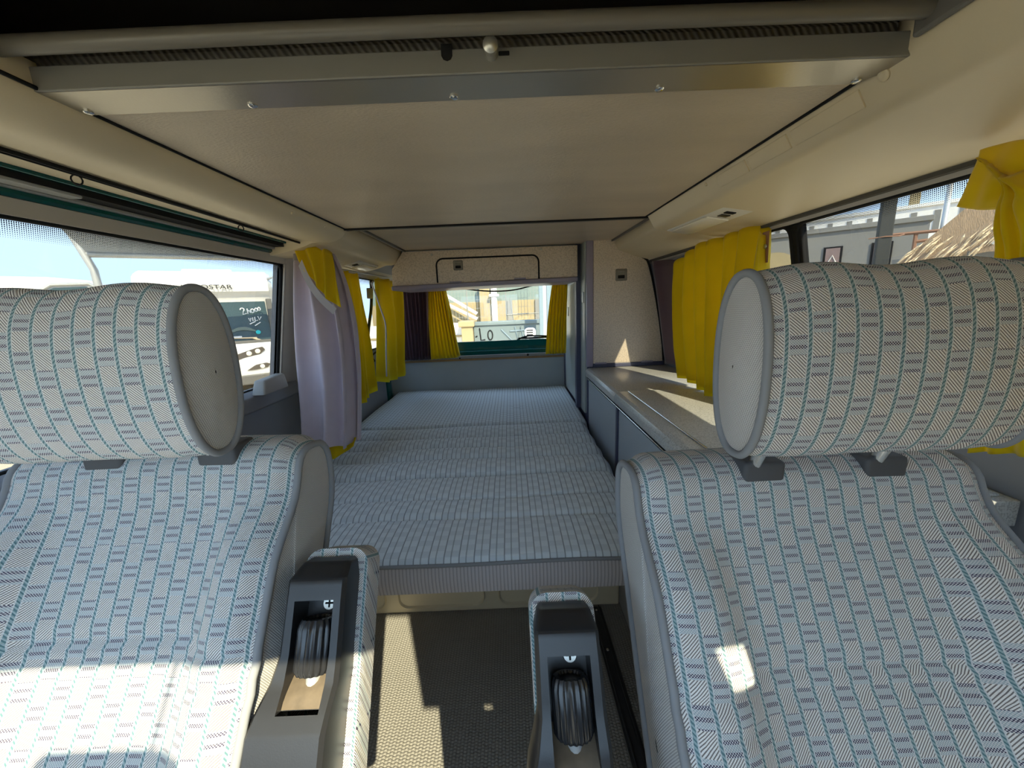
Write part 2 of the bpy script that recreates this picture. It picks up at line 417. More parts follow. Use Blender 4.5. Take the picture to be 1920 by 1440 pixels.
def sm(a, b, x):
    t = min(1, max(0, (x - a) / (b - a))); return t * t * (3 - 2 * t)
def screw(name, c, n, r, parent, m='screw'):
    b = B(); b.lathe([(r, 0), (r, r * .25), (r * .75, r * .5), (r * .3, r * .55)], c, n, 14)
    ob = b.obj(name, m, parent, angle=40)
    return ob

# ------------------------------------------------------------------ the shell of the van
def wl(z): return -0.855 + max(0.0, z - 0.76) * 0.20
def wr(z): return 0.795 - max(0.0, z - 0.76) * 0.20
T = 0.035
def wall_strip(b, side, y0, y1, z0, z1, t=T, inset=0.0):
    fx = wl if side < 0 else wr; sg = -1 if side < 0 else 1
    V = []
    for y in (y0, y1):
        for z in (z0, z1): V += [(fx(z) - sg * inset, y, z), (fx(z) + sg * t, y, z)]
    F = [(0, 1, 3, 2), (4, 6, 7, 5), (0, 4, 5, 1), (2, 3, 7, 6), (0, 2, 6, 4), (1, 5, 7, 3)]
    b.add(V, F)
# floor
b = B(); b.box((-0.89, -1.12, -0.04), (0.83, 2.76, 0.0)); struct(b.obj('floor', 'floor', origin=(0, 0, 0)), 'beige embossed rubber van floor between the seats')
# left and right walls with window openings
ZS, ZT = 0.775, 1.186
b = B()
wall_strip(b, -1, -0.95, 2.76, 0.0, 0.76); wall_strip(b, -1, -0.95, 2.76, 0.76, ZS)
for y0, y1 in ((-0.95, -0.78), (0.02, 0.22), (1.385, 1.70), (2.60, 2.76)): wall_strip(b, -1, y0, y1, ZS, ZT)
wall_strip(b, -1, -0.95, 2.76, 1.236, 1.44)
wl_o = struct(b.obj('wall_left', 'panel'), 'grey sliding door side of the van')
b = B(); wall_strip(b, -1, 0.0, 1.44, ZT, 1.2115, 0.03, 0.004); wall_strip(b, -1, 1.385, 1.44, ZS, ZT, 0.02, 0.006); wall_strip(b, -1, 1.62, 2.76, ZT, 1.236, 0.03, 0.0)
wall_strip(b, -1, -0.95, 0.0, ZT, 1.236, 0.03, 0.0)
b.obj('window_surround', 'trimlight', wl_o)
b = B()   # pillar cover between sliding door window and rear side window
V = []
pts = [(1.385, -0.004), (1.40, 0.012), (1.45, 0.02), (1.485, 0.016), (1.50, 0.0)]
b.grid(lambda i, j: (wl([0.74, 0.77, 0.9, 1.0, 1.1, 1.19, 1.24][j]) + pts[i][1] + 0.002, pts[i][0], [0.74, 0.77, 0.9, 1.0, 1.1, 1.19, 1.24][j]), 5, 7)
b.obj('pillar_cover', 'trimlight', wl_o, smooth=True)
b = B(); b.box((wl(0.4) - .01, 1.502, 0.02), (wl(.4) + 0.006, 1.522, 0.765)); wall_strip(b, -1, 1.502, 1.522, .765, 1.23, .0, .006); b.obj('door_gap', 'black', wl_o)
b = B(); b.box((wl(0.4) - .01, 2.56, 0.3), (wl(.4) + 0.012, 2.64, 0.765), 0.004); wall_strip(b, -1, 2.60, 2.70, .765, 1.2, .0, .006); b.obj('corner_post', 'teal', wl_o)
# window ledge of the door with the latch housing
b = B(); b.prism([(wl(.7) - .01, .70), (wl(.7) + .035, .72), (wl(.7) + .03, .762), (wl(.7) + .005, .776), (wl(.7) - .01, .776)], XZ, 0.1, 1.46, 0.004); b.obj('door_ledge', 'panel', wl_o, angle=50)
b = B(); b.hull([(-.835, 1.20, .765), (-.79, 1.20, .765), (-.79, 1.34, .765), (-.835, 1.34, .765), (-.835, 1.225, .81), (-.80, 1.225, .81), (-.80, 1.34, .815), (-.835, 1.34, .815)],
       [(3, 2, 1, 0), (4, 5, 6, 7), (0, 1, 5, 4), (1, 2, 6, 5), (2, 3, 7, 6), (3, 0, 4, 7)], 0.006); lab(b.obj('latch_housing', 'greyplastic', wl_o, angle=50), 'grey latch housing on the window ledge')
b = B()
wall_strip(b, 1, -0.95, 2.76, 0.0, 0.76); wall_strip(b, 1, -0.95, 2.76, 0.76, ZS)
for y0, y1 in ((-0.95, -0.78), (0.02, 0.30), (1.565, 2.05), (2.60, 2.76)): wall_strip(b, 1, y0, y1, ZS, ZT)
wall_strip(b, 1, -0.95, 2.76, 1.205, 1.44)
wr_o = struct(b.obj('wall_right', 'panel'), 'grey kitchen side wall of the van')
b = B(); wall_strip(b, 1, -0.95, 2.76, ZT, 1.205, 0.03, 0.0); b.obj('window_surround', 'trimlight', wr_o)
b = B(); wall_strip(b, 1, 0.0, 2.0, 1.194, 1.206, 0.0, 0.012); b.obj('window_groove', 'latchdark', wr_o)
# window panes
def pane(side, y0, y1, m='glass', z0=ZS, z1=ZT):
    b = B(); fx = wl if side < 0 else wr; sg = -1 if side < 0 else 1
    for o in (0.012, 0.016):
        V = [(fx(z0) + sg * o, y0, z0), (fx(z0) + sg * o, y1, z0), (fx(z1) + sg * o, y1, z1), (fx(z1) + sg * o, y0, z1)]
        h = (z1 - z0) * 1.02
        b.add(V, [(0, 1, 2, 3)], [(y0, h), (y1, h), (y1, 0), (y0, 0)])
        if o == 0.012 and m != 'glass': pass
    return b.obj('pane', m, None)
def gasket(side, y0, y1, parent, z0=ZS, z1=ZT, r=0.03):
    fx = wl if side < 0 else wr; sg = -1 if side < 0 else 1
    loop = [(fx(z) + sg * 0.006, y, z) for y, z in rrect(y0, y1, z0, z1, r, 6)]
    b = B(); b.tube(loop, 0.006, 6, closed=True); return b.obj('gasket', 'black', parent, smooth=True)
wins = {}
def window(n, side, y0, y1, label, m='glass'):
    o = pane(side, y0, y1, m); o.name = 'window_%d' % n; WORLD[o.name] = WORLD.pop('pane'); struct(o, label); gasket(side, y0, y1, o); wins[n] = o
    return o
window(1, -1, 0.22, 1.385, 'sliding door window looking out on the white motorhome')
window(2, -1, 1.70, 2.60, 'rear left side window between yellow curtains')
window(3, 1, 0.30, 1.00, 'right side window in front of the palm thatch')
window(4, 1, 1.02, 1.565, 'right side window behind the yellow curtain over the worktop')
window(5, -1, -0.78, 0.02, 'passenger door window', 'clearglass')
window(6, 1, -0.78, 0.02, 'driver door window', 'clearglass')
b = B(); V = []
b.hull([(wr(ZS) + .004, .985, ZS), (wr(ZS) + .02, .985, ZS), (wr(ZS) + .02, 1.03, ZS), (wr(ZS) + .004, 1.03, ZS), (wr(ZT) + .004, 0.985, ZT), (wr(ZT) + .02, .985, ZT), (wr(ZT) + .02, 1.03, ZT), (wr(ZT) + .004, 1.03, ZT)],
       [(3, 2, 1, 0), (4, 5, 6, 7), (0, 1, 5, 4), (1, 2, 6, 5), (2, 3, 7, 6), (3, 0, 4, 7)], 0.003)
b.obj('mullion', 'black', wins[3])
# rear wall: trim panel, sill with wood band, teal tailgate frame, glass
b = B(); b.box((-0.89, 2.70, 0.0), (0.83, 2.74, 0.64), 0.0); b.box((-.89, 2.70, .64), (-.70, 2.76, 1.44)); b.box((.62, 2.70, .64), (.83, 2.76, 1.44)); b.box((-.70, 2.70, 1.20), (.62, 2.76, 1.44))
rw = struct(b.obj('wall_rear', 'rearpanel'), 'grey trim panel below the rear window')
b = B(); b.box((-.76, 2.692, .640), (.60, 2.71, .655), .002); b.obj('wood_band', 'woodband', rw)
b = B(); b.box((-.76, 2.690, .655), (.60, 2.72, .676), .004); b.obj('sill', 'plinth', rw)
for x in (.12, .30, -.36): screw('sill_screw', (x, 2.69, .666 if x > 0 else .66), (0, -1, 0), .008 if x == .12 else .005, rw, 'black')
b = B(); b.prism([(2.705, .676), (2.76, .676), (2.80, .765), (2.77, .765), (2.752, .735), (2.742, .722), (2.735, .705), (2.715, .70)], YZ, -.72, .64, 0.0); lab(b.obj('tailgate_frame', 'teal', rw, angle=30), 'teal painted lower frame of the tailgate')
b = B(); b.box((-.70, 2.778, .757), (.62, 2.783, 1.21)); g7 = struct(b.obj('window_7', 'rearglass'), 'rear window with a fence and painted wall behind'); wins[7] = g7
b = B(); b.tube([(x, 2.775, z) for x, z in rrect(-.70, .62, .757, 1.205, .03)], .007, 6, closed=True); b.obj('gasket', 'black', g7, smooth=True)
b = B(); b.tube(catmull([(-.42, 2.60, 1.16), (-.28, 2.6, 1.128), (-.12, 2.6, 1.108), (.02, 2.6, 1.108), (.14, 2.6, 1.128), (.26, 2.6, 1.155)], 6), .005, 6); b.obj('cable', 'black', g7, smooth=True)
# rear wiper on the glass
t = thing('rear_wiper', 'black wiper lying along the bottom of the rear window', 'wiper', (.20, 2.81, .77))
b = B(); b.tube(catmull([(.05, 2.80, .762), (.10, 2.80, .782), (.16, 2.80, .788), (.30, 2.80, .78), (.36, 2.80, .775)], 6), .006, 6); b.obj('wiper_arm', 'black', t, smooth=True)
b = B(); b.box((.06, 2.795, .768), (.40, 2.803, .779), .002); b.obj('wiper_blade', 'black', t)

# ceiling: roof skin, boards, flange
b = B(); b.box((-0.89, -0.45, 1.40), (0.83, 2.80, 1.44)); struct(b.obj('ceiling', 'void'), 'dark roof above the folded upper bed')
b = B(); b.box((-0.505, 0.495, 1.2725), (0.44, 1.285, 1.288), 0.001)
cb = struct(b.obj('ceiling_board', 'headliner'), 'large grey leatherette board of the folded upper bed')
b = B(); b.prism([(-.545, .4835), (.452, .4835), (.452, .515), (.435, .536), (-.50, .536), (-.53, .522), (-.545, .505)], XY, 1.2685, 1.2722, 0.0); b.obj('flange_strip', 'flange', cb)
b = B(); b.hull([(-.548, .481, 1.2685), (.453, .481, 1.2685), (.456, .481, 1.2925), (-.552, .481, 1.2925), (-.548, .4855, 1.2685), (.453, .4855, 1.2685), (.456, .4855, 1.2925), (-.552, .4855, 1.2925)],
              [(0, 1, 2, 3), (7, 6, 5, 4), (0, 4, 5, 1), (1, 5, 6, 2), (2, 6, 7, 3), (3, 7, 4, 0)], 0.0012); b.obj('flange_face', 'face', cb)
for x in (-.50, -.30, -.056, .193, .432): screw('rivet', (x, .527, 1.2685), (0, 0, -1), .0055, cb, 'chrome')
b = B(); b.lathe([(.0075, 0), (.0075, .004), (.006, .006), (.006, .012), (.008, .013), (.008, .02), (.004, .023)], (-.008, .4815, 1.2865), (0, -1, -.1), 16); lab(b.obj('locking_stud', 'screw', cb, angle=40), 'round metal stud on the metal edge')
b = B(); b.box((.000, .4803, 1.284), (.012, .482, 1.2885), .0008); b.obj('stud_slot', 'black', cb)
b = B(); b.prism([(-.062, 1.297), (-.062, 1.286), (-.060, 1.2825), (-.056, 1.281), (-.052, 1.2825), (-.050, 1.286), (-.050, 1.297)], XZ, .4802, .4825); b.obj('edge_notch', 'black', cb)
mt = B(); 
mt.grid(lambda i, j: (-.535 + .975 * i / 40, [.4905, .4895, .4925, .52][j], [1.290, 1.304, 1.3095, 1.311][j]), 41, 4, uvf=lambda i, j: (.975 * i / 40 + [.0, .012, .018, .05][j] * .8, [.0, .015, .02, .05][j]))
mt.box((-.535, .5205, 1.29), (.44, 1.28, 1.311)); tag(mt.obj('bed_mattress', 'webbing', smooth=False), 'thin ribbed mattress edge lying on the metal edged ceiling board', 'mattress')
b = B(); b.tube([(-.60 + 1.10 * k / 20, .455, 1.297 + .002 * math.sin(k / 20 * math.pi) - .001) for k in range(21)], .0088, 14); tag(b.obj('roof_bar', 'roofbar', smooth=True), 'rounded taupe bar crossing the roof opening above the mattress edge', 'bar')
b = B(); b.box((-0.53, 1.296, 1.300), (0.53, 2.02, 1.312), 0.001); cb2 = struct(b.obj('ceiling_rear_board', 'headliner'), 'smaller leatherette board behind the cross bar')
b = B(); b.tube([(-.505, 1.300, 1.2725), (.448, 1.300, 1.2725)], .0055, 10); b.box((-.505, 1.297, 1.276), (.445, 1.303, 1.302)); lab(b.obj('cross_bar', 'roofbar', cb2, angle=40), 'thin metal cross bar between the two boards')
b = B(); b.box((-.515, 1.286, 1.268), (.45, 1.2945, 1.279)); b.obj('rubber_gap', 'black', cb2)  # black strip painted as the shade at the step between the boards
b = B(); b.box((-.508, 1.30, 1.293), (-.50, 2.0, 1.301)); b.box((.502, 1.30, 1.293), (.51, 1.93, 1.301)); b.obj('board_edge', 'cove_dark', cb2)
# black rubber lines between board and coves
# left cove, two lengths
def cove(name, label, secs, m='cove'):
    b = B(); n = len(secs[0][1])
    b.grid(lambda i, j: (secs[j][1][i][0], secs[j][0], secs[j][1][i][1]), n, len(secs))
    b.add([(p[0], secs[0][0], p[1]) for p in secs[0][1]], [list(range(n))]); b.add([(p[0], secs[-1][0], p[1]) for p in secs[-1][1]], [list(range(n))])
    return struct(b.obj(name, m, angle=35), label)
def prof(pts): return [(p.x, p.z) for p in catmull([(q[0], 0, q[1]) for q in pts], 4)]
LP = [(-.509, 1.300), (-.509, 1.271), (-.517, 1.256), (-.535, 1.243), (-.560, 1.236), (-.590, 1.237), (-.64, 1.2435), (-.70, 1.243), (-.703, 1.255), (-.70, 1.30)]
c1 = cove('trim_1', 'long rounded grey moulding over the sliding door', [(y, prof(LP)) for y in (-.3, .3, .9, 1.30)])
LP2 = [(-.545, 1.33), (-.535, 1.300), (-.54, 1.272), (-.555, 1.25), (-.585, 1.238), (-.62, 1.2365), (-.66, 1.224), (-.745, 1.206), (-.765, 1.215), (-.765, 1.30)]
c2 = cove('trim_2', 'short rear grey moulding above the left curtains', [(y, prof(LP2)) for y in (1.3015, 1.6, 2.05)])
b = B(); b.tube([(-.506, y, 1.2715) for y in (-.2, .5, 1.28)], .0022, 6); b.obj('seam_line', 'black', c1)
for y in (1.0, 1.17): screw('cap', (-.516, y, 1.257), (.8, 0, -.6), .004, c1, 'cove')
# black curtain track with its runners under the left moulding
b = B()
b.tube(catmull([(-.62, -.2, 1.2385), (-.632, .3, 1.2385), (-.640, .6, 1.2395), (-.652, 1.0, 1.2395), (-.665, 1.42, 1.2385)], 6), .0032, 6)
b.tube(catmull([(-.626, -.2, 1.2365), (-.638, .3, 1.2365), (-.644, .55, 1.2375), (-.656, 1.0, 1.239), (-.667, 1.42, 1.238)], 6), .002, 6)
ct = tag(b.obj('curtain_wire', 'black', smooth=True), 'black curtain wire strung under the left moulding', 'wire')
for y in (.64, 1.02):
    b = B(); c = (-.648 if y < .8 else -.658, y, 1.231); b.tube([(c[0] + .007 * math.sin(a) * .5, c[1] + .005 * math.sin(a), c[2] + .007 * math.cos(a)) for a in [2 * math.pi * k / 12 for k in range(12)]], .0012, 6, closed=True); b.obj('ring', 'black', ct, smooth=True)
# dark slot and teal body strips over the sliding door
b = B(); b.box((-.800, -.3, 1.2285), (-.7125, 1.44, 1.30)); lab(struct(b.obj('trim_3', 'black')), 'dark slot above the sliding door')
b = B(); b.box((-.7122, -.3, 1.238), (-.7035, 1.42, 1.262), .002); te = struct(b.obj('trim_4', 'teal'), 'thin teal body edge beside the left moulding')
b = B(); b.prism([(-.758, 1.212), (-.752, 1.216), (-.752, 1.2225), (-.785, 1.2225), (-.785, 1.212)], XZ, -.3, 1.42, 0.0); struct(b.obj('trim_5', 'teal'), 'teal strip along the top of the sliding door')
b = B(); b.box((-.757, -.3, 1.2228), (-.742, 1.42, 1.2283), .001); b.obj('door_seal', 'greyplastic', te)
b = B(); b.box((-.738, .3, 1.2235), (-.715, .71, 1.234), .003); lab(b.obj('door_bracket', 'greyplastic', te), 'grey bracket of the door rail')
# right cove
FACE = [(.447, 1.310), (.447, 1.2745), (.4505, 1.2685), (.4660, 1.2430), (.4705, 1.2375), (.4770, 1.2335), (.486, 1.2315)]
RP = FACE + [(.55, 1.2225), (.63, 1.2105), (.712, 1.1985), (.716, 1.21), (.716, 1.30)]
RPc = [(.524, 1.335), (.522, 1.300), (.523, 1.285), (.527, 1.268), (.534, 1.2575), (.546, 1.250), (.565, 1.2425), (.60, 1.230), (.645, 1.2145), (.712, 1.1985), (.716, 1.21), (.716, 1.30)]
c3 = cove('trim_6', 'long grey moulding over the kitchen side windows', [(y, RP) for y in (-.3, .1, .40, .60, .95, 1.2, 1.286)] + [(1.31, RPc), (1.6, RPc), (2.1, RPc)])
b = B(); b.tube([(.4445, y, 1.2735) for y in (.50, .9, 1.28)], .0025, 6); b.obj('seam_line', 'black', c3)
def on_face(y, t): # point on the inclined face of the right moulding
    return (.4505 + (.4660 - .4505) * t, y, 1.2685 + (1.2430 - 1.2685) * t)
for y0, y1 in ((.545, .665), (.675, .775), (.785, .885)):
    b = B(); a = on_face(y0, .06); bb = on_face(y1, .06); c = on_face(y1, .86); d = on_face(y0, .86); n = Vector((-.855, 0, -.52)) * .0022
    q = [Vector(v) for v in (a, bb, c, d)]
    b.hull([v - n * 2 for v in q] + [v + n for v in q], [(0, 1, 2, 3), (7, 6, 5, 4), (0, 4, 5, 1), (1, 5, 6, 2), (2, 6, 7, 3), (3, 7, 4, 0)], .0007); b.obj('switch_blank', 'cove', c3, angle=40)
screw('cap', on_face(.512, .10), (-.855, 0, -.52), .007, c3, 'cove'); screw('cap', on_face(.93, .15), (-.855, 0, -.52), .004, c3, 'cove')
# dark bracket hardware at the front end of the roof opening, right
t = thing('roof_bracket', 'dark bracket with bright bolt beside the roof bar, top right', 'bracket', (.44, .40, 1.28))
b = B(); b.box((.4375, .34, 1.278), (.4455, .47, 1.36), .003); b.obj('plate', 'cove_dark', t)
screw('bolt', (.4375, .42, 1.296), (-1, -.2, 0), .006, t, 'chrome')

# ------------------------------------------------------------------ bed cushions and bench
def cushion(name, label, x0, x1, y0, y1, zt, th, seams=(), puff=0.006, edge=0.022, piping=False, dent=None, side_bulge=0.0, skew=0.0, seamd=0.010, seamw=0.016):
    nx, ny = 60, max(24, int((y1 - y0) / 0.006))
    def f(i, j):
        a = i / (nx - 1); c = j / (ny - 1)
        x = x0 + (x1 - x0) * a; y = y0 + (y1 - y0) * c
        z = zt
        dx = min(x - x0, x1 - x); dy = min(y - y0, y1 - y)
        for d in (dx, dy):
            if d < edge: z -= edge * (1 - math.sqrt(max(0, 1 - (1 - d / edge) ** 2))) * 0.75
        bl = [y0] + list(seams) + [y1]
        for k in range(len(bl) - 1):
            if bl[k] <= y <= bl[k + 1]:
                m = (y - bl[k]) / (bl[k + 1] - bl[k]); z += puff * math.sin(math.pi * m)
        for s_ in seams: z -= seamd * math.exp(-((y - s_) / seamw) ** 2) * (0.35 + 0.65 * sm(0, .25, a))
        z += 0.0035 * math.sin(x * 9 + y * 5) * math.sin(y * 7 - x * 3)
        if dent: z -= dent[2] * math.exp(-(((x - dent[0]) / .05) ** 2 + ((y - dent[1]) / .05) ** 2)) - dent[2] * .5 * math.exp(-(((x - dent[0] + .03) / .12) ** 2 + ((y - dent[1] + .02) / .10) ** 2))
        if skew: x += skew * c * (1 if a > .5 else 0) * (2 * a - 1)
        return (x, y, z)
    b = B(); b.grid(f, nx, ny, uvf=lambda i, j: (x0 + (x1 - x0) * i / (nx - 1), y0 + (y1 - y0) * j / (ny - 1)))
    top = b.obj(name, 'bed', None, smooth=True); tag(top, label, 'cushion', 'bed cushions')
    # boxing round the four sides, bulging slightly
    per = [f(i, 0) for i in range(nx)] + [f(nx - 1, j) for j in range(1, ny)] + [f(i, ny - 1) for i in range(nx - 2, -1, -1)] + [f(0, j) for j in range(ny - 2, 0, -1)]
    m = len(per); L = [0]
    for k in range(1, m): L.append(L[-1] + (Vector(per[k]) - Vector(per[k - 1])).length)
    cx, cy = (x0 + x1) / 2, (y0 + y1) / 2
    def g(i, j):
        p = per[i]; t = j / 4; bul = 0.006 * math.sin(math.pi * t)
        nx_ = (1 if p[0] > x1 - .004 else -1 if p[0] < x0 + .004 else 0); ny_ = (1 if p[1] > y1 - .004 else -1 if p[1] < y0 + .004 else 0)
        z = p[2] + (zt - th - p[2]) * t
        return (p[0] + nx_ * bul, p[1] + ny_ * bul, z)
    b = B(); b.grid(g, m, 5, closeu=True, uvf=lambda i, j: (L[i], j * .02)); b.add([(x0, y0, zt - th), (x1, y0, zt - th), (x1, y1, zt - th), (x0, y1, zt - th)], [(0, 1, 2, 3)])
    b.obj('boxing', 'bedside', top, smooth=True)
    for s_ in seams:
        jj = min(range(ny), key=lambda j: abs(f(0, j)[1] - s_)); b = B(); b.tube([(f(i, jj)[0], f(i, jj)[1], f(i, jj)[2] + .0006) for i in range(1, nx - 1)], .0016, 5); b.obj('seam', 'piping', top, smooth=True)
    if piping:
        b = B(); b.tube([(p[0], p[1] - .001, p[2] + .002) for p in per[:nx]], .0045, 7); b.obj('piping', 'piping', top, smooth=True)
    return top
cushion('seat_cushion', 'front bed cushion with grey boxing and piping along its edge', -.80, .338, .80, 1.256, .437, .088, (.985, 1.10), .005, .02, True, seamd=.010, seamw=.008)
cushion('backrest_cushion', 'middle bed cushion with four quilted ridges across', -.80, .350, 1.27, 1.830, .432, .086, (1.418, 1.535, 1.665), .017, .035, False, seamd=.012, seamw=.009)
cushion('rear_mattress', 'flat rear bed cushion with a small dent below the rear window', -.825, .366, 1.846, 2.685, .438, .09, (), .0, .018, False, (.02, 2.12, .016), skew=.012)
# bench box
bb = thing('bench_box', 'beige plastic bench base with embossed panels under the front cushion', 'bench', (-.23, 1.3, 0))
b = B(); b.box((-.80, 1.13, 0.0), (.335, 1.80, .345), .004); b.obj('body', 'boxtan', bb)
for x0, x1 in ((-.78, -.455), (-.415, -.12), (-.075, .265)):
    b = B(); o = rrect(x0, x1, .02, .30, .035, 6); i_ = rrect(x0 + .007, x1 - .007, .027, .293, .03, 6); n = len(o)
    V = [(p[0], 1.1305, p[1]) for p in o] + [(p[0], 1.1225, p[1]) for p in rrect(x0 + .003, x1 - .003, .023, .297, .033, 6)] + [(p[0], 1.1305, p[1]) for p in i_]
    F = [[k + r * n, (k + 1) % n + r * n, (k + 1) % n + (r + 1) * n, k + (r + 1) * n] for r in (0, 1) for k in range(n)]
    b.add(V, F); b.obj('front_panel', 'boxtan', bb, angle=60)
b = B(); b.box((-.80, 1.845, 0.0), (.33, 2.68, .345), .004); tag(b.obj('rear_platform', 'plinth'), 'grey platform under the rear mattress', 'platform')
# slide rail in the floor
fr = thing('floor_rail', 'dark metal seat rail let into the floor beside the kitchen plinth', 'rail', (.25, .8, 0))
b = B(); b.box((.232, .2, .0005), (.270, 1.118, .006), .001); b.obj('channel', 'rail', fr)
for x in (.240, .262):
    b = B(); b.box((x - .002, .2, .005), (x + .002, 1.118, .011), .001); b.obj('lip', 'rail', fr)
screw('bolt', (.251, .95, .007), (0, 0, 1), .005, fr, 'chrome'); screw('bolt', (.251, 1.10, .007), (0, 0, 1), .004, fr, 'chrome')

# ------------------------------------------------------------------ kitchen run
FX = .388
b = B(); b.box((.337, .545, 0), (.40, 1.93, .30), .003); tag(b.obj('plinth_panel', 'plinth'), 'plain grey plinth below the kitchen cabinets', 'plinth')
def kitchen(name, label, y0, y1, doors):
    k = thing(name, label, 'cabinet', ((FX + .78) / 2, (y0 + y1) / 2, .30))
    b = B(); b.box((FX + .012, y0, .30), (.785, y1, .627)); b.obj('body', 'door', k)
    for d0, d1 in doors:
        b = B(); b.box((FX, d0, .31), (FX + .012, d1, .622), .002); b.obj('door', 'door', k)
    b = B(); b.box((FX - .006, y1 - .022, .30), (FX + .012, y1, .627), .003); b.obj('edge_post', 'navy', k)
    b = B(); b.box((FX - .005, y0, .6275), (FX + .01, y1, .6385), .003); b.obj('black_strip', 'black', k)
    b = B(); b.tube([(FX - .006, y0, .6345), (FX - .006, y1, .6345)], .0018, 6); b.obj('chrome_line', 'chrome', k)
    return k
kitchen('kitchen_cabinet', 'blue grey kitchen cabinet beside the middle cushion, nearest the wardrobe', 1.383, 1.928, [(1.386, 1.904)])
kitchen('kitchen_cabinet', 'long blue grey kitchen cabinet half hidden by the right front seat', .545, 1.380, [(.93, 1.356), (.548, .925)])
# the cabinet objects share one builder: copies keep their own label
def worktop(name, label, y0, y1):
    pr = [(FX - .010, .645), (FX - .012, .668), (FX - .006, .680), (FX + .006, .686), (.790, .686), (.790, .642), (FX + .004, .640)]
    b = B(); b.prism(pr, XZ, y0, y1, .0015); o = b.obj(name, 'worktop', None, angle=50); tag(o, label, 'worktop')
    return o
w1 = worktop('worktop', 'short speckled worktop at the foot of the wardrobe', 1.387, 1.926)
w2 = worktop('worktop', 'long speckled worktop with sunlit lid running behind the right seat', .545, 1.384)
b = B(); b.box((FX + .04, .56, .6862), (.775, 1.372, .6905), .0015); lab(b.obj('lid', 'worktop', w2), 'raised speckled lid')
b = B(); b.tube([(FX + .0385, .56, .6885), (FX + .0385, 1.374, .6885)], .0014, 6); b.obj('lid_edge', 'chrome', w2)

# ------------------------------------------------------------------ wardrobe
CY = 1.93
wd = thing('wardrobe', 'tall fleck beige wardrobe with rounded shoulder at the end of the worktop', 'wardrobe', (.58, 2.3, .30))
OUT = [(.417, .706), (.417, 1.309), (.505, 1.309), (.516, 1.306), (.522, 1.297), (.524, 1.275), (.531, 1.262), (.545, 1.252), (.60, 1.230), (.645, 1.214), (.66, 1.208), (.673, 1.198), (.682, 1.178), (.70, 1.115), (.722, 1.02), (.745, .90), (.762, .79), (.770, .706)]
b = B(); b.prism(OUT, XZ, CY, CY + .018, .002); fd = b.obj('front_panel', 'beige', wd, angle=40)
b = B(); b.prism([(.39, .30), (.39, 1.318), (.52, 1.318), (.535, 1.268), (.66, 1.216), (.69, 1.19), (.78, .75), (.78, .30)], XZ, CY + .019, 2.68, 0.0); b.obj('body', 'navy', wd)
# dark edging round the shoulder
b = B(); b.tube([(p[0] + .006, CY + .008, p[1] + .004) for p in OUT[2:]], .006, 8); b.obj('edge_strip', 'black', wd, smooth=True)
b = B(); b.box((.383, CY - .004, .690), (.416, CY + .02, 1.312), .004); lab(b.obj('corner_post', 'mauve', wd, angle=40), 'mauve grey corner post')
b = B(); b.box((.416, CY - .003, .6865), (.775, CY + .018, .7055), .002); b.obj('base_strip', 'navy', wd)
for x in (.455, .69):
    b = B(); b.box((x - .03, CY - .006, .703), (x + .03, CY, .711), .002); b.obj('hinge', 'mauve', wd)
def latch(name, c, parent, s=1.0):
    b = B(); o = rrect(c[0] - .021 * s, c[0] + .021 * s, c[2] - .021 * s, c[2] + .021 * s, .006, 5); i_ = rrect(c[0] - .013 * s, c[0] + .013 * s, c[2] - .014 * s, c[2] + .012 * s, .003, 5); n = len(o)
    V = [(p[0], c[1], p[1]) for p in o] + [(p[0], c[1] - .005, p[1]) for p in rrect(c[0] - .018 * s, c[0] + .018 * s, c[2] - .018 * s, c[2] + .018 * s, .005, 5)] + [(p[0], c[1] - .005, p[1]) for p in i_] + [(p[0], c[1] + .001, p[1]) for p in i_]
    F = [[k + r * n, (k + 1) % n + r * n, (k + 1) % n + (r + 1) * n, k + (r + 1) * n] for r in range(3) for k in range(n)] + [[3 * n + k for k in range(n)]]
    b.add(V, F); l = b.obj(name, 'latch', parent, angle=40)
    if len(parent.name) and parent.parent is None:
        b = B(); b.box((c[0] - .012 * s, c[1] - .0035, c[2] - .001), (c[0] + .012 * s, c[1], c[2] + .011 * s), .001); b.obj('latch_paddle', 'latch', l)
        b = B(); b.box((c[0] - .012 * s, c[1] - .0012, c[2] - .013 * s), (c[0] + .012 * s, c[1] - .0002, c[2] - .0015)); b.obj('latch_well', 'black', l)
    return l
latch('latch', (.5525, CY, 1.137), wd, 1.35)
# side facing the bed
b = B(); b.box((.378, CY + .021, .44), (.3895, 2.06, 1.305), .002); p1 = b.obj('side_door', 'sidepan', wd)
b = B(); b.box((.355, 2.062, .44), (.3895, 2.11, 1.315), .003); b.obj('side_post', 'navy', wd)
b = B(); b.box((.378, 2.112, .44), (.3895, 2.64, 1.12), .002); p2 = b.obj('side_door', 'sidepan', wd)
b = B(); b.box((.374, 2.645, .44), (.3895, 2.685, 1.12), .002); b.obj('side_post', 'navy', wd)
for p, y in ((p1, 1.99), (p2, 2.50)):
    b = B(); b.box((.3735, y - .02, .98 + (.03 if y < 2.1 else -.05)), (.3785, y + .02, 1.035 + (.03 if y < 2.1 else -.05)), .003); b.obj('finger_catch', 'galv', p)

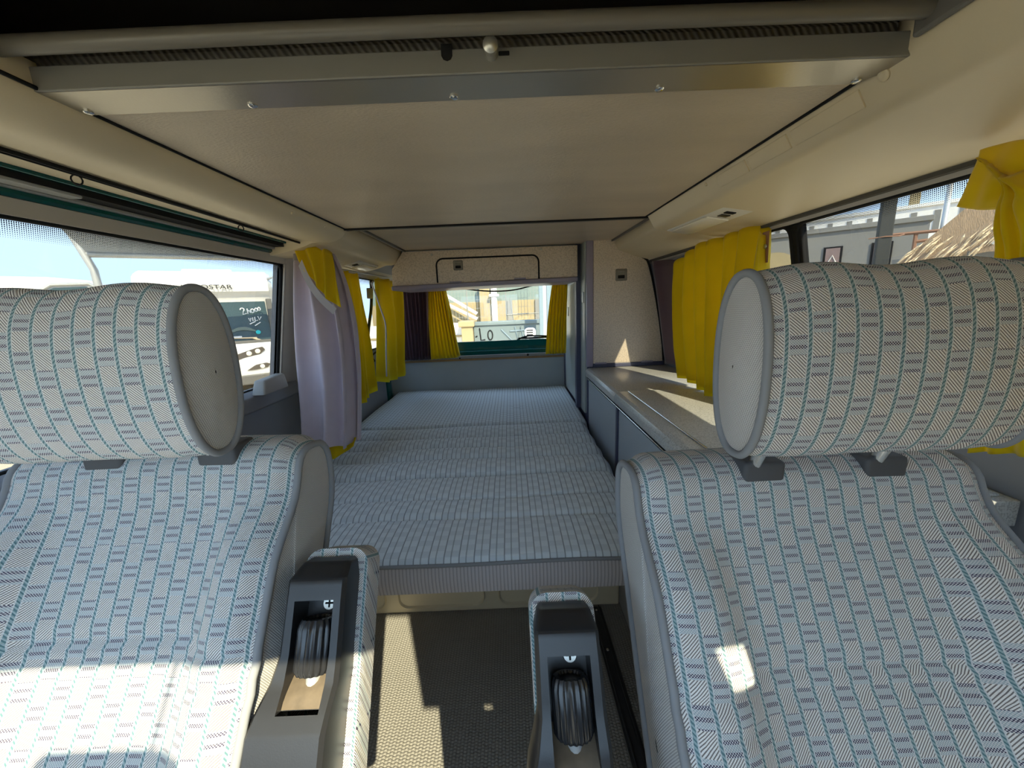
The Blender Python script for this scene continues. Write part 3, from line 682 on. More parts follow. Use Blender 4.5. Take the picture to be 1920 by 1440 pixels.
# ------------------------------------------------------------------ overhead locker across the rear
OY = 2.0
ol = thing('overhead_locker', 'fleck beige overhead locker with a flap across the rear', 'locker', (-.1, 2.15, 1.11))
LO = [(-.515, 1.294), (-.54, 1.262), (-.577, 1.213), (-.582, 1.132), (.352, 1.142), (.352, 1.292)]
b = B(); b.prism(LO, XZ, OY, OY + .34, .002); b.obj('body', 'beige', ol, angle=40)
b = B(); b.hull([(-.585, OY - .012, 1.109), (.352, OY - .012, 1.119), (.352, OY - .014, 1.1405), (-.585, OY - .014, 1.1305), (-.585, OY + .34, 1.109), (.352, OY + .34, 1.119), (.352, OY + .34, 1.1405), (-.585, OY + .34, 1.1305)],
       [(0, 1, 2, 3), (7, 6, 5, 4), (0, 4, 5, 1), (1, 5, 6, 2), (2, 6, 7, 3), (3, 7, 4, 0)], .006, 3); lab(b.obj('bottom_rail', 'mauve', ol, angle=40), 'mauve grey bottom rail')
fo = rrect(-.352, .157, 1.139, 1.253, .032, 6, (0, 0, 1, 1))
b = B(); b.prism(fo, XZ, OY - .005, OY, .0015); fl = b.obj('flap', 'beige', ol, angle=40)
pathf = [(fo[0][0], OY - .003, fo[0][1])] + [(p[0], OY - .003, p[1]) for p in fo[::-1]]
pts = [(p[0], OY - .003, p[1]) for p in fo[1:]] + [(fo[0][0], OY - .003, fo[0][1])]
b = B(); b.tube(pts, .0045, 8); b.obj('flap_seal', 'black', ol, smooth=True)
latch('latch', (-.2445, OY - .005, 1.219), ol, 1.15)
for x, z in ((-.262, 1.1385), (.062, 1.143)):
    b = B(); b.box((x - .03, OY - .009, z - .004), (x + .03, OY - .003, z + .004), .002); b.obj('hinge', 'mauve', fl)
for x, z in ((-.372, 1.275), (.172, 1.28)): screw('screw', (x, OY, z), (0, -1, 0), .006, ol)

# ------------------------------------------------------------------ lamps under the mouldings
def lamp(name, label, c, ax, nrm, L, Wd, switch_end=1):
    c = Vector(c); ax = Vector(ax).normalized(); nrm = Vector(nrm).normalized(); sd_ = nrm.cross(ax).normalized()
    t = thing(name, label, 'lamp', c)
    def blk(a0, a1, s0, s1, h0, h1, bev, nm, m):
        V = [c + ax * a + sd_ * s_ + nrm * h for h in (h0, h1) for a, s_ in ((a0, s0), (a1, s0), (a1, s1), (a0, s1))]
        b = B(); b.hull(V, [(3, 2, 1, 0), (4, 5, 6, 7), (0, 1, 5, 4), (1, 2, 6, 5), (2, 3, 7, 6), (3, 0, 4, 7)], bev); return b.obj(nm, m, t, angle=40)
    blk(-L / 2, L / 2, -Wd / 2, Wd / 2, -.004, .006, .003, 'housing', 'lampbody')
    e = switch_end
    a, b_ = sorted((-e * L * .46, e * L * .22)); blk(a, b_, -Wd * .40, Wd * .40, .0055, .011, .004, 'lens', 'lampwhite')
    a, b_ = sorted((e * L * .27, e * L * .34)); blk(a, b_, -Wd * .15, Wd * .15, .0055, .0085, .001, 'switch', 'blackplastic')
    a, b_ = sorted((e * L * .38, e * L * .43)); blk(a, b_, -Wd * .12, Wd * .2, .0055, .0085, .001, 'switch', 'black')
    return t
lamp('interior_lamp', 'white strip lamp under the right moulding beside the yellow curtain', (.555, 1.135, 1.2255), (0.05, -1, .0), (-.15, 0, -.99), .30, .078, 1)
lamp('interior_lamp', 'small lamp under the left rear moulding next to the overhead locker', (-.672, 1.86, 1.2225), (0, 1, 0), (.2, 0, -.98), .24, .075, -1)

# ------------------------------------------------------------------ front seats
def band_seat(cx, y0, HW, label, arm_o, arm_k, arm_pad, head, dz=0.0):
    t = thing('front_seat', label, 'seat', (cx, y0 - .35, 0.0), 'front seats')
    raw = [(-.300, .33), (-.285, .38), (-.245, .45), (-.16, .557), (-.105, .633), (-.075, .676), (-.022, .757), (-.006, .795), (.004, .816), (.022, .830), (.050, .833), (.085, .822), (.102, .79), (.096, .73), (.055, .66), (-.03, .52), (-.11, .40), (-.175, .32), (-.24, .30)]
    cl = [Vector((p.x, 0, p.z)) for p in catmull([(a, 0, z + dz) for a, z in raw], 10, True)]
    pr, LEN = resample(cl, 200, True)
    zmax = max(p.z for p in pr)
    nA = 49
    def f(i, j):
        a = 2 * i / (nA - 1) - 1; p = pr[j % 200]; q = pr[(j + 1) % 200]; r_ = pr[j - 1]
        tn = Vector((q.x - r_.x, 0, q.z - r_.z)).normalized(); nn = Vector((-tn.z, 0, tn.x))   # outward for this winding
        front = 1.0 if (nn.x < -.2) else 0.0
        z = p.z - dz
        d = 0.0
        if front:
            d += .030 * sm(.50, .78, abs(a)) * (1 - sm(.70, .80, z)) * sm(.30, .40, z)
            d -= .010 * (1 - sm(.30, .62, abs(a))) * (1 - sm(.62, .76, z))
            if abs(a) < .56:
                for zz, dp in ((.650, .0045), (.634, .003)): d -= dp * math.exp(-((z - zz) / .0045) ** 2)
            else:
                for zz, dp in ((.642, .004), (.618, .003)): d -= dp * math.exp(-((z - zz + .02 * (abs(a) - .56)) / .004) ** 2)
        crown = .004 * (1 - a * a) * sm(.72, .82, z)           # top slightly raised in the middle
        edge = -.012 * sm(.88, 1.0, abs(a)) 
        hw = HW + .006 * sm(.75, .45, z) if False else HW
        return (cx + a * hw, y0 + p.x + nn.x * (d + edge), p.z + nn.z * (d + edge) + crown)
    b = B(); b.grid(f, nA, 200, closev=True, uvf=lambda i, j: (cx + HW * (2 * i / (nA - 1) - 1) + .5 + .003 * 0, LEN * j / 200))
    bk = b.obj('backrest', 'seatfab', t, smooth=True)
    # fix the wrap of the pattern at the loop's start (bottom, out of sight)
    for s_ in (-1, 1):
        ip = 0 if s_ < 0 else nA - 1
        ring = [Vector(f(ip, j)) for j in range(200)]; c = sum(ring, Vector()) / 200
        b = B()
        def fs(i, j):
            k = j / 6; p = ring[i].lerp(c, k * .98); return (p.x + s_ * (.010 * math.sin(k * math.pi / 2)), p.y, p.z)
        b.grid(fs, 200, 7, closeu=True, uvf=lambda i, j: (fs(i, j)[1], fs(i, j)[2])); b.obj('side_panel', 'seatside', bk, smooth=True)
        b = B(); b.tube([(p.x + s_ * .002, p.y, p.z) for p in ring[::2]], .0048, 7, closed=True); b.obj('piping', 'piping', bk, smooth=True)
    # seat cushion and base below the frame of the picture
    b = B(); V = []
    prc = [Vector((p.x, 0, p.z)) for p in catmull([(-.26, 0, .30), (-.30, 0, .385), (-.45, 0, .39), (-.62, 0, .40), (-.70, 0, .385), (-.72, 0, .33), (-.68, 0, .27), (-.30, 0, .255)], 6, True)]
    prc, LC = resample(prc, 60, True)
    b.grid(lambda i, j: (cx + (2 * i / 20 - 1) * .225, y0 + prc[j % 60].x, prc[j % 60].z + dz), 21, 60, closev=True, uvf=lambda i, j: ((2 * i / 20 - 1) * .225 + cx + .5, LC * j / 60))
    for s_ in (-1, 1): b.add([(cx + s_ * .225, y0 + p.x, p.z + dz) for p in prc], [list(range(60))], [(0, 0)] * 60)
    b.obj('seat_cushion', 'seatfab', t, smooth=False)
    b = B(); b.box((cx - .20, y0 - .66, 0), (cx + .20, y0 - .22, .25), .01); b.obj('seat_base', 'dash', t)
    # headrest
    hx, yc, zc = head; hz0 = zc - .094; HH = .130
    ell = []
    for k in range(96):
        a = 2 * math.pi * k / 96; ca, sa = math.cos(a), math.sin(a)
        y = .0415 * (abs(ca) ** .86) * (1 if ca > 0 else -1); z = .0955 * (abs(sa) ** .88) * (1 if sa > 0 else -1)
        ell.append(Vector((y + z * .016, 0, z)))
    el, LE = resample(ell, 96, True)
    def h(i, j):
        a = 2 * i / 36 - 1; p = el[j % 96]
        k = 1 - .05 * abs(a) ** 4 + .012 * math.cos(a * math.pi * 1.1) * -1
        sad = .002 * math.cos(a * 2 * math.pi) * (-1) * sm(.02, .09, p.z)
        return (hx + a * HH, yc + p.x * (1.06 - .06 * abs(a) ** 3), zc + p.z * k + sad)
    b = B(); b.grid(h, 37, 96, closev=True, uvf=lambda i, j: (cx + HH * (2 * i / 36 - 1) + .5, LE * j / 96))
    hr = b.obj('headrest', 'seatfab', t, smooth=True)
    for s_ in (-1, 1):
        ring = [Vector(h(0 if s_ < 0 else 36, j)) for j in range(96)]; c = sum(ring, Vector()) / 96
        b = B()
        def fs(i, j):
            k = j / 6; p = ring[i].lerp(c, k * .98); return (p.x + s_ * (.008 * math.sin(k * math.pi / 2)), p.y, p.z)
        b.grid(fs, 96, 7, closeu=True, uvf=lambda i, j: (fs(i, j)[1], fs(i, j)[2])); b.obj('side_panel', 'seatside', hr, smooth=True)
        b = B(); b.tube([(p.x + s_ * .001, p.y, p.z) for p in ring], .0042, 7, closed=True); b.obj('piping', 'piping', hr, smooth=True)
    for s_ in (-1, 1):
        b = B(); b.tube([(hx + s_ * .073, y0 + .016, .82 + dz), (hx + s_ * .073, yc + .022, hz0 + .03)], .0075, 14); b.obj('headrest_post', 'chrome', t, angle=40)
        b = B(); b.box((hx + s_ * .073 - .016, y0 + .002, .81 + dz), (hx + s_ * .073 + .034, y0 + .045, .8395 + dz), .005, 3); b.obj('post_guide', 'dash', t, angle=40)
    # folded-up armrest
    ax0 = arm_o[0]; O = Vector(arm_o); dn = Vector((arm_pad[1], -.50, -.866)).normalized(); nn = Vector((0, -.866, .50)); xx = Vector((1, 0, 0))
    def L3(x, l, d): return O + (xx * x + dn * l + nn * d) * arm_k
    W = .07
    # black cover with the recess
    st = [ # (l, half-width left, right, depth)
        (-.002, -.027, .027, -.022), (.002, -.031, .031, -.006), (.018, -.0355, .0345, .012), (.021, -.036, .035, .0135), (.042, -.036, .035, .014), (.098, -.037, .035, .012), (.125, -.042, .036, .016), (.150, -.050, .034, .026), (.168, -.053, .033, .032), (.36, -.055, .032, .030)]
    st = [(l, x0 * W / .07, x1 * W / .07, d) for l, x0, x1, d in st]
    HX0, HX1 = -.024 * W / .07, .0225 * W / .07
    b = B()
    def ring(l, x0, x1, d): return [L3(x0 + .0, l, -.045), L3(x0, l, d - .005), L3(x0 + .004, l, d), L3(HX0, l, d), L3(HX1, l, d), L3(x1 - .004, l, d), L3(x1, l, d - .005), L3(x1, l, -.045)]
    ls = [(.066, .215)]
    dense = []
    for k in range(len(st) - 1):
        for q in range(4):
            u = q / 4; dense.append(tuple(st[k][i] + (st[k + 1][i] - st[k][i]) * u for i in range(4)))
    dense.append(st[-1]); dense += [(.042, ) + dense[[i for i, s in enumerate(dense) if s[0] >= .042][0]][1:]]
    dense = sorted(set(dense))
    V = []; F = []
    for s in dense: V += ring(*s)
    h0, h1 = .0415, .1505
    for k in range(len(dense) - 1):
        lm = (dense[k][0] + dense[k + 1][0]) / 2
        for i in range(7):
            if i == 3 and h0 < lm < h1: continue
            F.append([k * 8 + i, k * 8 + i + 1, (k + 1) * 8 + i + 1, (k + 1) * 8 + i])
    F.append(list(range(8))); F.append([(len(dense) - 1) * 8 + i for i in range(8)])
    b.add(V, F)
    arm = b.obj('armrest', 'blackplastic', t, angle=38)
    hl = [s for s in dense if h0 - .001 <= s[0] <= h1 + .002]
    # recess walls and back
    b = B(); n = len(hl)
    b.grid(lambda i, j: L3([HX0, HX0, HX1, HX1][i], hl[j][0], hl[j][3] if i in (0, 3) else -.022 + .036 * sm(.10, .150, hl[j][0])), 4, n)
    l0 = hl[0]; b.add([L3(HX0, l0[0], l0[3]), L3(HX1, l0[0], l0[3]), L3(HX1, l0[0], -.022), L3(HX0, l0[0], -.022)], [(0, 1, 2, 3)])
    b.obj('recess', 'blackplastic', arm, angle=40)
    b = B(); b.grid(lambda i, j: L3(HX0 + (HX1 - HX0) * (i + .02) / 4.04, .112 + .037 * j / 6, -.0212 + .036 * sm(.10, .150, .112 + .037 * j / 6)), 5, 7); lab(b.obj('dust', 'dust', arm, smooth=True), 'brown dust lying in the recess')
    b = B(); b.lathe([(.0060, 0), (.0075, .006), (.0075, .045)], L3(.0, .142, -.004), -dn, 14); b.obj('lever_shaft', 'greyplastic', arm, angle=40)
    b = B(); b.lathe([(.006, 0), (.0165, .001), (.0195, .006), (.0195, .044), (.0185, .050), (.0165, .054), (.012, .0545), (.011, .052)], L3(.0, .121, -.002), -dn, 96, 18, .055); b.obj('ribbed_knob', 'knob', arm, angle=50)
    b = B(); c = L3(.004, .051, -.021); b.lathe([(.008, 0), (.008, .001), (.007, .003)], c, nn, 16); b.tube([c + nn * .003 - xx * .0045, c + nn * .003 + xx * .0045], .0011, 6, mi=1); b.tube([c + nn * .003 - dn * .0045, c + nn * .003 + dn * .0045], .0011, 6, mi=1); b.obj('cross_screw', 'screw', arm, angle=40, extra=['black'])
    sx_ = 1 if cx > ax0 else -1; pv = L3(sx_ * .03, .32, -.03)
    b = B(); b.lathe([(.050, 0), (.052, .01), (.052, abs(cx - ax0) - HW - .015), (.045, abs(cx - ax0) - HW)], pv, (sx_, 0, 0), 24); b.obj('pivot', 'blackplastic', arm, angle=40)  # unseen pivot added to block a strip of sun on the floor
    # fabric shell on the back and top
    px0, px1 = (-.040, .040 + arm_pad[0]) if arm_pad[0] >= 0 else (-.040 + arm_pad[0], .040)
    px0 *= W / .07; px1 = px1 * W / .07
    po = rrect(px0, px1, -.42, .012, .022, 6, (0, 0, 1, 1))
    b = B()
    lay = [(.018, .97), (.022, .995), (.034, 1.0), (.056, 1.0), (.064, .985)]
    cxp = (px0 + px1) / 2
    b.grid(lambda i, j: L3(cxp + (po[i][0] - cxp) * lay[j][1], -po[i][1] * (1), -.012 - lay[j][0] * 1.0), len(po), len(lay), closeu=True, uvf=lambda i, j: (po[i][0] * .3 + .5 + po[i][1] * .0 + i * .006, lay[j][0] + po[i][1]))
    b.add([L3(cxp + (p[0] - cxp) * .97, -p[1], -.030) for p in po], [list(range(len(po)))], [(p[0], p[1]) for p in po]); b.add([L3(cxp + (p[0] - cxp) * .985, -p[1], -.076) for p in po], [list(range(len(po)))], [(p[0], p[1]) for p in po])
    b.obj('armrest_cover', 'seatfab', arm, angle=50)
    return t
band_seat(-.472, .460, .187, 'striped left front seat with headrest in front of the motorhome window', (-.2295, .402, .733), .93, (.006, 0.0), (-.463, .419, .9606), dz=.018)
band_seat(.356, .420, .207, 'striped right front seat with headrest beside the kitchen worktop', (.047, .362, .690), .955, (0.0, .012), (.360, .379, .9501), dz=-.015)

# ------------------------------------------------------------------ curtains
def curtain(name, label, top, bot, folds, amp, m, parent=None, lining=None, nrm=(0, -1, 0), nv=22, phase=0.0, seed=1, sharp=1.0, scallop=0.0, hem=True, group=None, cat='curtain', sway=0.0, ampt=0.7, mid=None):
    """pleated cloth hanging between two polylines (top rail and hem)"""
    rnd = random.Random(seed); nu = max(24, int(folds * 12)) + 1
    T_, _ = resample(catmull(top, 6), nu); B_, _ = resample(catmull(bot, 6), nu)
    Mi = resample(catmull(mid, 6), nu)[0] if mid else None
    N = Vector(nrm).normalized(); ph = [rnd.uniform(-.5, .5) for _ in range(8)]; av = [rnd.uniform(.55, 1.25) for _ in range(int(folds) + 3)]
    def f(i, j):
        s_ = i / (nu - 1); t = j / (nv - 1)
        if Mi: 
            p = T_[i] * (1 - t) ** 2 + (Mi[i] * 2 - (T_[i] + B_[i]) * .5) * (2 * t * (1 - t)) + B_[i] * t * t
        else: p = T_[i].lerp(B_[i], t)
        k = s_ * folds + phase + ph[0] * .4 * math.sin(t * 2.2 + ph[1]) + .18 * math.sin(3 * t + s_ * 5 + ph[2])
        w_ = math.sin(2 * math.pi * k); w_ = math.copysign(abs(w_) ** sharp, w_)
        a = amp * av[int(abs(k)) % len(av)] * (ampt + (1 - ampt) * t + .15 * math.sin(4 * t + ph[3]))
        lat = (B_[-1] - B_[0]); lat = lat.normalized() if lat.length > 1e-6 else Vector()
        q = p + N * (a * w_) + lat * (a * .35 * math.cos(2 * math.pi * k * 1.0 + .6)) * (1 if 0 < i < nu - 1 else 0)
        q += N * sway * math.sin(t * math.pi)
        if scallop and t < .12: q.z += scallop * (abs(math.sin(math.pi * k)) - .5) * (1 - t / .12)
        return q
    b = B(); b.grid(f, nu, nv)
    o = b.obj(name, m, parent, smooth=True)
    if lining: o.data.materials.append(M[lining])
    md = o.modifiers.new('thickness', 'SOLIDIFY'); md.thickness = .0016; md.offset = 0
    if lining: md.material_offset = 1; md.material_offset_rim = 0
    if parent is None: tag(o, label, cat, group)
    elif label: lab(o, label)
    return o, f, nu
def hem_strip(o, f, nu, rows, nv, m, name='hem', off=-.0022):
    b = B()
    b.grid(lambda i, j: f(i, rows[0] + (rows[1] - rows[0]) * j / 3.0) + Vector((0, off, 0)), nu, 4)
    return b.obj(name, m, o, smooth=True)

# left: big mauve curtain gathered at the pillar, yellow inside showing where its corner is folded over
gc, f, nu = curtain('gathered_curtain', 'grey mauve curtain with yellow folded corner hanging by the sliding door pillar',
   [(-0.712, 1.36, 1.224), (-0.68, 1.38, 1.229), (-0.654, 1.42, 1.23), (-0.631, 1.46, 1.225)],
   [(-0.772, 1.36, 0.608), (-0.751, 1.34, 0.548), (-0.661, 1.33, 0.536), (-0.616, 1.36, 0.527), (-0.603, 1.44, 0.535)], 3.2, .028, 'mauvecloth', seed=3, nv=30, sharp=.85,
   mid=[(-0.757, 1.37, 0.921), (-0.683, 1.35, 0.92), (-0.62, 1.38, 0.933), (-0.578, 1.45, 0.936)])
b = B(); b.grid(lambda i, j: f(i, 27 + j) + Vector((0, -.003, 0)), nu, 3); lab(b.obj('hem', 'mauvecloth', gc, smooth=True), 'stitched hem')
b = B(); b.grid(lambda i, j: f(i, j * .9) + Vector((0, -.004, 0)), int(nu * .28), 3); b.obj('header_tape', 'tape', gc, smooth=True)
fo_, f2, nu2 = curtain('folded_corner', 'yellow folded over corner', [(-0.693, 1.33, 1.231), (-0.657, 1.335, 1.232), (-0.621, 1.35, 1.226), (-0.598, 1.38, 1.216)],
   [(-0.673, 1.32, 1.167), (-0.64, 1.32, 1.115), (-0.606, 1.325, 1.059), (-0.567, 1.335, 1.031)], 3.0, .009, 'yellow', gc, seed=5, nv=16, scallop=.008)
b = B(); ed = resample(catmull([(-0.667, 1.315, 1.189), (-0.649, 1.315, 1.132), (-0.617, 1.315, 1.075), (-0.578, 1.322, 1.029)], 6), 24)[0]
b.grid(lambda i, j: ed[i] + Vector((-.006, -.002, -.010)) * j - Vector((0, .003, 0)), 24, 3); lab(b.obj('corner_tape', 'tape', gc, smooth=True), 'white heading tape on the folded corner')
yl, f3, nu3 = curtain('yellow_lining', 'yellow lining hanging out below the hem', [(-0.767, 1.37, 0.574), (-0.667, 1.37, 0.548), (-0.603, 1.4, 0.545)], [(-0.778, 1.35, 0.483), (-0.721, 1.34, 0.489), (-0.666, 1.34, 0.488), (-0.607, 1.38, 0.519)], 2.2, .012, 'yellow', gc, seed=9, nv=8)

# left rear window: two yellow curtains
c_, f, nu = curtain('side_curtain', 'yellow curtain behind the mauve one, left of the seat belt', [(-0.715, 1.663, 1.188), (-0.715, 1.754, 1.191), (-0.715, 1.841, 1.189), (-0.715, 1.932, 1.191)],
   [(-0.7, 1.594, 0.612), (-0.7, 1.765, 0.625), (-0.72, 1.876, 0.624), (-0.7, 1.924, 0.637)], 3.0, .020, 'yellow', nrm=(1, 0, 0), seed=11, scallop=.006, group='yellow curtains of the left rear window')
b = B(); b.grid(lambda i, j: f(i, 19.2 + j * .9) + Vector((.0024, 0, 0)), nu, 4); b.obj('hem', 'yellow', c_, smooth=True)
c_, f, nu = curtain('side_curtain', 'yellow curtain with a striped edge between seat belt and overhead locker', [(-0.735, 2.2, 1.188), (-0.725, 2.289, 1.194), (-0.71, 2.443, 1.19), (-0.685, 2.552, 1.182)],
   [(-0.73, 2.062, 0.66), (-0.7, 2.137, 0.641), (-0.69, 2.292, 0.637), (-0.655, 2.395, 0.641)], 2.6, .022, 'yellow', nrm=(1, 0, 0), seed=14, scallop=.006, group='yellow curtains of the left rear window')
b = B(); b.grid(lambda i, j: f(i, 19.4 + j * .85) + Vector((.0024, 0, 0)), nu, 4); b.obj('hem', 'yellow', c_, smooth=True)
ep = catmull([(-0.7, 2.073, 1.163), (-0.695, 2.031, 1.15), (-0.69, 2.05, 1.108), (-0.685, 2.099, 1.02), (-0.68, 2.135, 0.933), (-0.68, 2.095, 0.791), (-0.68, 2.06, 0.661)], 5)
b = B(); b.tube(ep, .004, 6); b.tube([p + Vector((-.004, .012, 0)) for p in ep], .003, 6); lab(b.obj('edge_binding', 'tape', c_, smooth=True), 'pale striped edge binding')
# curtain rail over that window
b = B(); b.tube([(-0.725, 1.689, 1.197), (-0.735, 2.107, 1.204), (-0.74, 2.551, 1.211)], .0042, 8); tag(b.obj('curtain_rail', 'galv', smooth=True), 'bright metal curtain rail over the left rear window', 'rail')
# seat belt with its upper guide on the pillar between the yellow curtains
sb = thing('seat_belt', 'black seat belt with grey guide hanging between the left yellow curtains', 'belt', (-.775, 2.27, .70))
b = B(); b.hull([(-0.765, 2.144, 1.136), (-0.765, 2.236, 1.139), (-0.765, 2.226, 1.081), (-0.765, 2.134, 1.079), (-0.785, 2.2, 1.139), (-0.785, 2.295, 1.143), (-0.785, 2.284, 1.082), (-0.785, 2.19, 1.081)], [(0, 1, 2, 3), (7, 6, 5, 4), (0, 4, 5, 1), (1, 5, 6, 2), (2, 6, 7, 3), (3, 7, 4, 0)], .004); b.obj('belt_guide', 'greyplastic', sb, angle=50)
b = B(); bp = [(-0.79, 2.317, 1.219), (-0.775, 2.252, 1.126), (-0.772, 2.201, 1.022), (-0.785, 2.173, 0.929), (-0.82, 2.226, 0.842)]
bp = catmull(bp, 5); b.grid(lambda i, j: bp[j] + Vector((.0, (.022 if i else -.022), 0)), 2, len(bp)); o = b.obj('webbing', 'seatbelt', sb, smooth=True); o.modifiers.new('thickness', 'SOLIDIFY').thickness = .002
b = B(); b.tube(catmull([(-0.815, 2.235, 0.754), (-0.81, 2.28, 0.767), (-0.81, 2.318, 0.769)], 4), .006, 6); b.tube(catmull([(-0.815, 2.225, 0.749), (-0.81, 2.238, 0.725), (-0.81, 2.273, 0.72), (-0.81, 2.244, 0.743)], 4), .003, 6); b.obj('catch', 'black', sb, smooth=True)

# rear window: plum and yellow on the left, yellow on the right
curtain('rear_curtain', 'dark plum pleated curtain in the rear left corner', [(-0.742, 2.62, 1.154), (-0.628, 2.63, 1.15), (-0.529, 2.63, 1.146)], [(-0.743, 2.63, 0.669), (-0.657, 2.64, 0.667), (-0.55, 2.64, 0.667)], 9, .016, 'plumcloth', seed=21, nv=16, sharp=.8, sway=.01)
curtain('rear_curtain', 'yellow pleated curtain left of the rear window next to the plum one', [(-0.523, 2.6, 1.144), (-0.471, 2.6, 1.142), (-0.413, 2.61, 1.14)], [(-0.54, 2.61, 0.67), (-0.459, 2.61, 0.674), (-0.363, 2.6, 0.679), (-0.35, 2.6, 0.701)], 8, .015, 'yellow', seed=22, nv=16, sharp=.8, sway=.01)
curtain('rear_curtain', 'yellow pleated curtain right of the rear window beside the wardrobe', [(0.277, 2.46, 1.139), (0.324, 2.46, 1.137), (0.367, 2.44, 1.134)], [(0.225, 2.47, 0.694), (0.3, 2.46, 0.695), (0.355, 2.44, 0.699)], 6.5, .015, 'yellow', seed=23, nv=16, sharp=.8,
        mid=[(0.246, 2.46, 0.928), (0.307, 2.46, 0.916), (0.361, 2.44, 0.914)])

# right: plum lining by the wardrobe, yellow curtain over the worktop
curtain('kitchen_curtain', 'dark plum curtain in the corner between wardrobe and yellow curtain', [(0.673, 1.86, 1.188), (0.699, 1.74, 1.181), (0.705, 1.57, 1.156)], [(0.766, 1.88, 0.699), (0.768, 1.75, 0.714), (0.766, 1.62, 0.725)], 1.8, .016, 'plumcloth', seed=31, nv=16)
kc, f, nu = curtain('kitchen_curtain', 'yellow curtain hanging over the sunlit worktop', [(0.66, 1.557, 1.137), (0.672, 1.486, 1.164), (0.675, 1.375, 1.186), (0.678, 1.279, 1.184), (0.68, 1.156, 1.187), (0.682, 1.055, 1.183)],
   [(0.672, 1.494, 0.719), (0.672, 1.391, 0.718), (0.674, 1.277, 0.705), (0.676, 1.206, 0.702), (0.678, 1.098, 0.701), (0.68, 1.015, 0.702)], 6.4, .028, 'yellow', nrm=(-1, 0, 0), seed=38, nv=34, scallop=.034, sharp=1.0, ampt=.85,
   mid=[(0.668, 1.531, 0.911), (0.672, 1.415, 0.921), (0.676, 1.292, 0.932), (0.678, 1.186, 0.94), (0.682, 1.038, 0.951)])
b = B(); b.grid(lambda i, j: f(i, 31.2 + j * .9) + Vector((-.0024, 0, 0)), nu, 4); b.obj('hem', 'yellow', kc, smooth=True)
b = B(); b.hull([(0.684, 1.078, 1.179), (0.684, 1.051, 1.18), (0.69, 1.055, 1.1), (0.69, 1.083, 1.1), (0.688, 1.085, 1.18), (0.688, 1.057, 1.181), (0.694, 1.061, 1.101), (0.694, 1.089, 1.101)], [(0, 1, 2, 3), (7, 6, 5, 4), (0, 4, 5, 1), (1, 5, 6, 2), (2, 6, 7, 3), (3, 7, 4, 0)], .001); st_ = b.obj('strap', 'rust', kc); lab(st_, 'brown leather strap')
screw('strap_stud', (0.684, 1.062, 1.142), (-1, 0, 0), .006, kc, 'screw')
b = B(); b.tube([(0.712, 1.812, 1.167), (0.711, 1.53, 1.195), (0.709, 1.085, 1.2)], .0035, 8); tag(b.obj('curtain_rail', 'galv', smooth=True), 'thin metal curtain rail above the worktop', 'rail')

# far right: yellow curtain bunched up at the front pillar
bc = thing('bunched_curtain', 'yellow curtain bunched into thick folds above the right headrest', 'curtain', (.68, .58, .80))
def drape(name, pts_rows, ncol=28, nrow=26, ripple=(3, .006), seed=1, label=None):
    rows = [resample(catmull(r, 6), ncol)[0] for r in pts_rows]
    cols = [resample(catmull([rows[k][i] for k in range(len(rows))], 6), nrow)[0] for i in range(ncol)]
    rn = random.Random(seed); p0 = rn.uniform(0, 6)
    b = B(); b.grid(lambda i, j: cols[i][j] + Vector((-1, -.3, 0)).normalized() * ripple[1] * math.sin(ripple[0] * 2 * math.pi * i / ncol + p0 + .5 * math.sin(j * .25)) , ncol, nrow)
    o = b.obj(name, 'yellow', bc, smooth=True); md = o.modifiers.new('thickness', 'SOLIDIFY'); md.thickness = .0022; md.offset = 0
    if label: lab(o, label)
    return o
drape('turned_back_flap', [[(0.655, 0.573, 1.199), (0.64, 0.539, 1.196), (0.63, 0.504, 1.187), (0.63, 0.475, 1.176)],
                 [(0.645, 0.565, 1.185), (0.615, 0.513, 1.163), (0.61, 0.482, 1.15), (0.61, 0.454, 1.137)],
                 [(0.655, 0.581, 1.159), (0.635, 0.544, 1.153), (0.635, 0.522, 1.148), (0.64, 0.505, 1.138)],
                 [(0.66, 0.59, 1.143), (0.64, 0.547, 1.133), (0.645, 0.532, 1.129), (0.655, 0.524, 1.124)],
                 [(0.664, 0.597, 1.133), (0.655, 0.564, 1.122), (0.66, 0.543, 1.118), (0.665, 0.536, 1.114)]], ripple=(1.6, .004), seed=4)
drape('thick_fold', [[(0.64, 0.56, 1.186), (0.615, 0.521, 1.162), (0.6, 0.493, 1.142), (0.61, 0.481, 1.158), (0.62, 0.465, 1.163)],
                 [(0.625, 0.514, 1.141), (0.605, 0.492, 1.132), (0.595, 0.473, 1.123), (0.6, 0.459, 1.124), (0.61, 0.443, 1.125)],
                 [(0.65, 0.534, 1.116), (0.625, 0.508, 1.112), (0.61, 0.487, 1.109), (0.61, 0.467, 1.105), (0.62, 0.445, 1.098)],
                 [(0.66, 0.541, 1.092), (0.64, 0.517, 1.087), (0.63, 0.498, 1.081), (0.625, 0.473, 1.075), (0.63, 0.447, 1.068)],
                 [(0.675, 0.546, 1.057), (0.65, 0.512, 1.048), (0.63, 0.48, 1.039), (0.635, 0.466, 1.035), (0.64, 0.443, 1.03)],
                 [(0.7, 0.56, 0.938), (0.67, 0.511, 0.937), (0.65, 0.47, 0.939), (0.655, 0.45, 0.938), (0.66, 0.424, 0.941)],
                 [(0.715, 0.561, 0.764), (0.69, 0.512, 0.783), (0.67, 0.465, 0.799), (0.675, 0.44, 0.806), (0.68, 0.407, 0.816)]], ncol=40, nrow=60, ripple=(3.2, .010), seed=8)

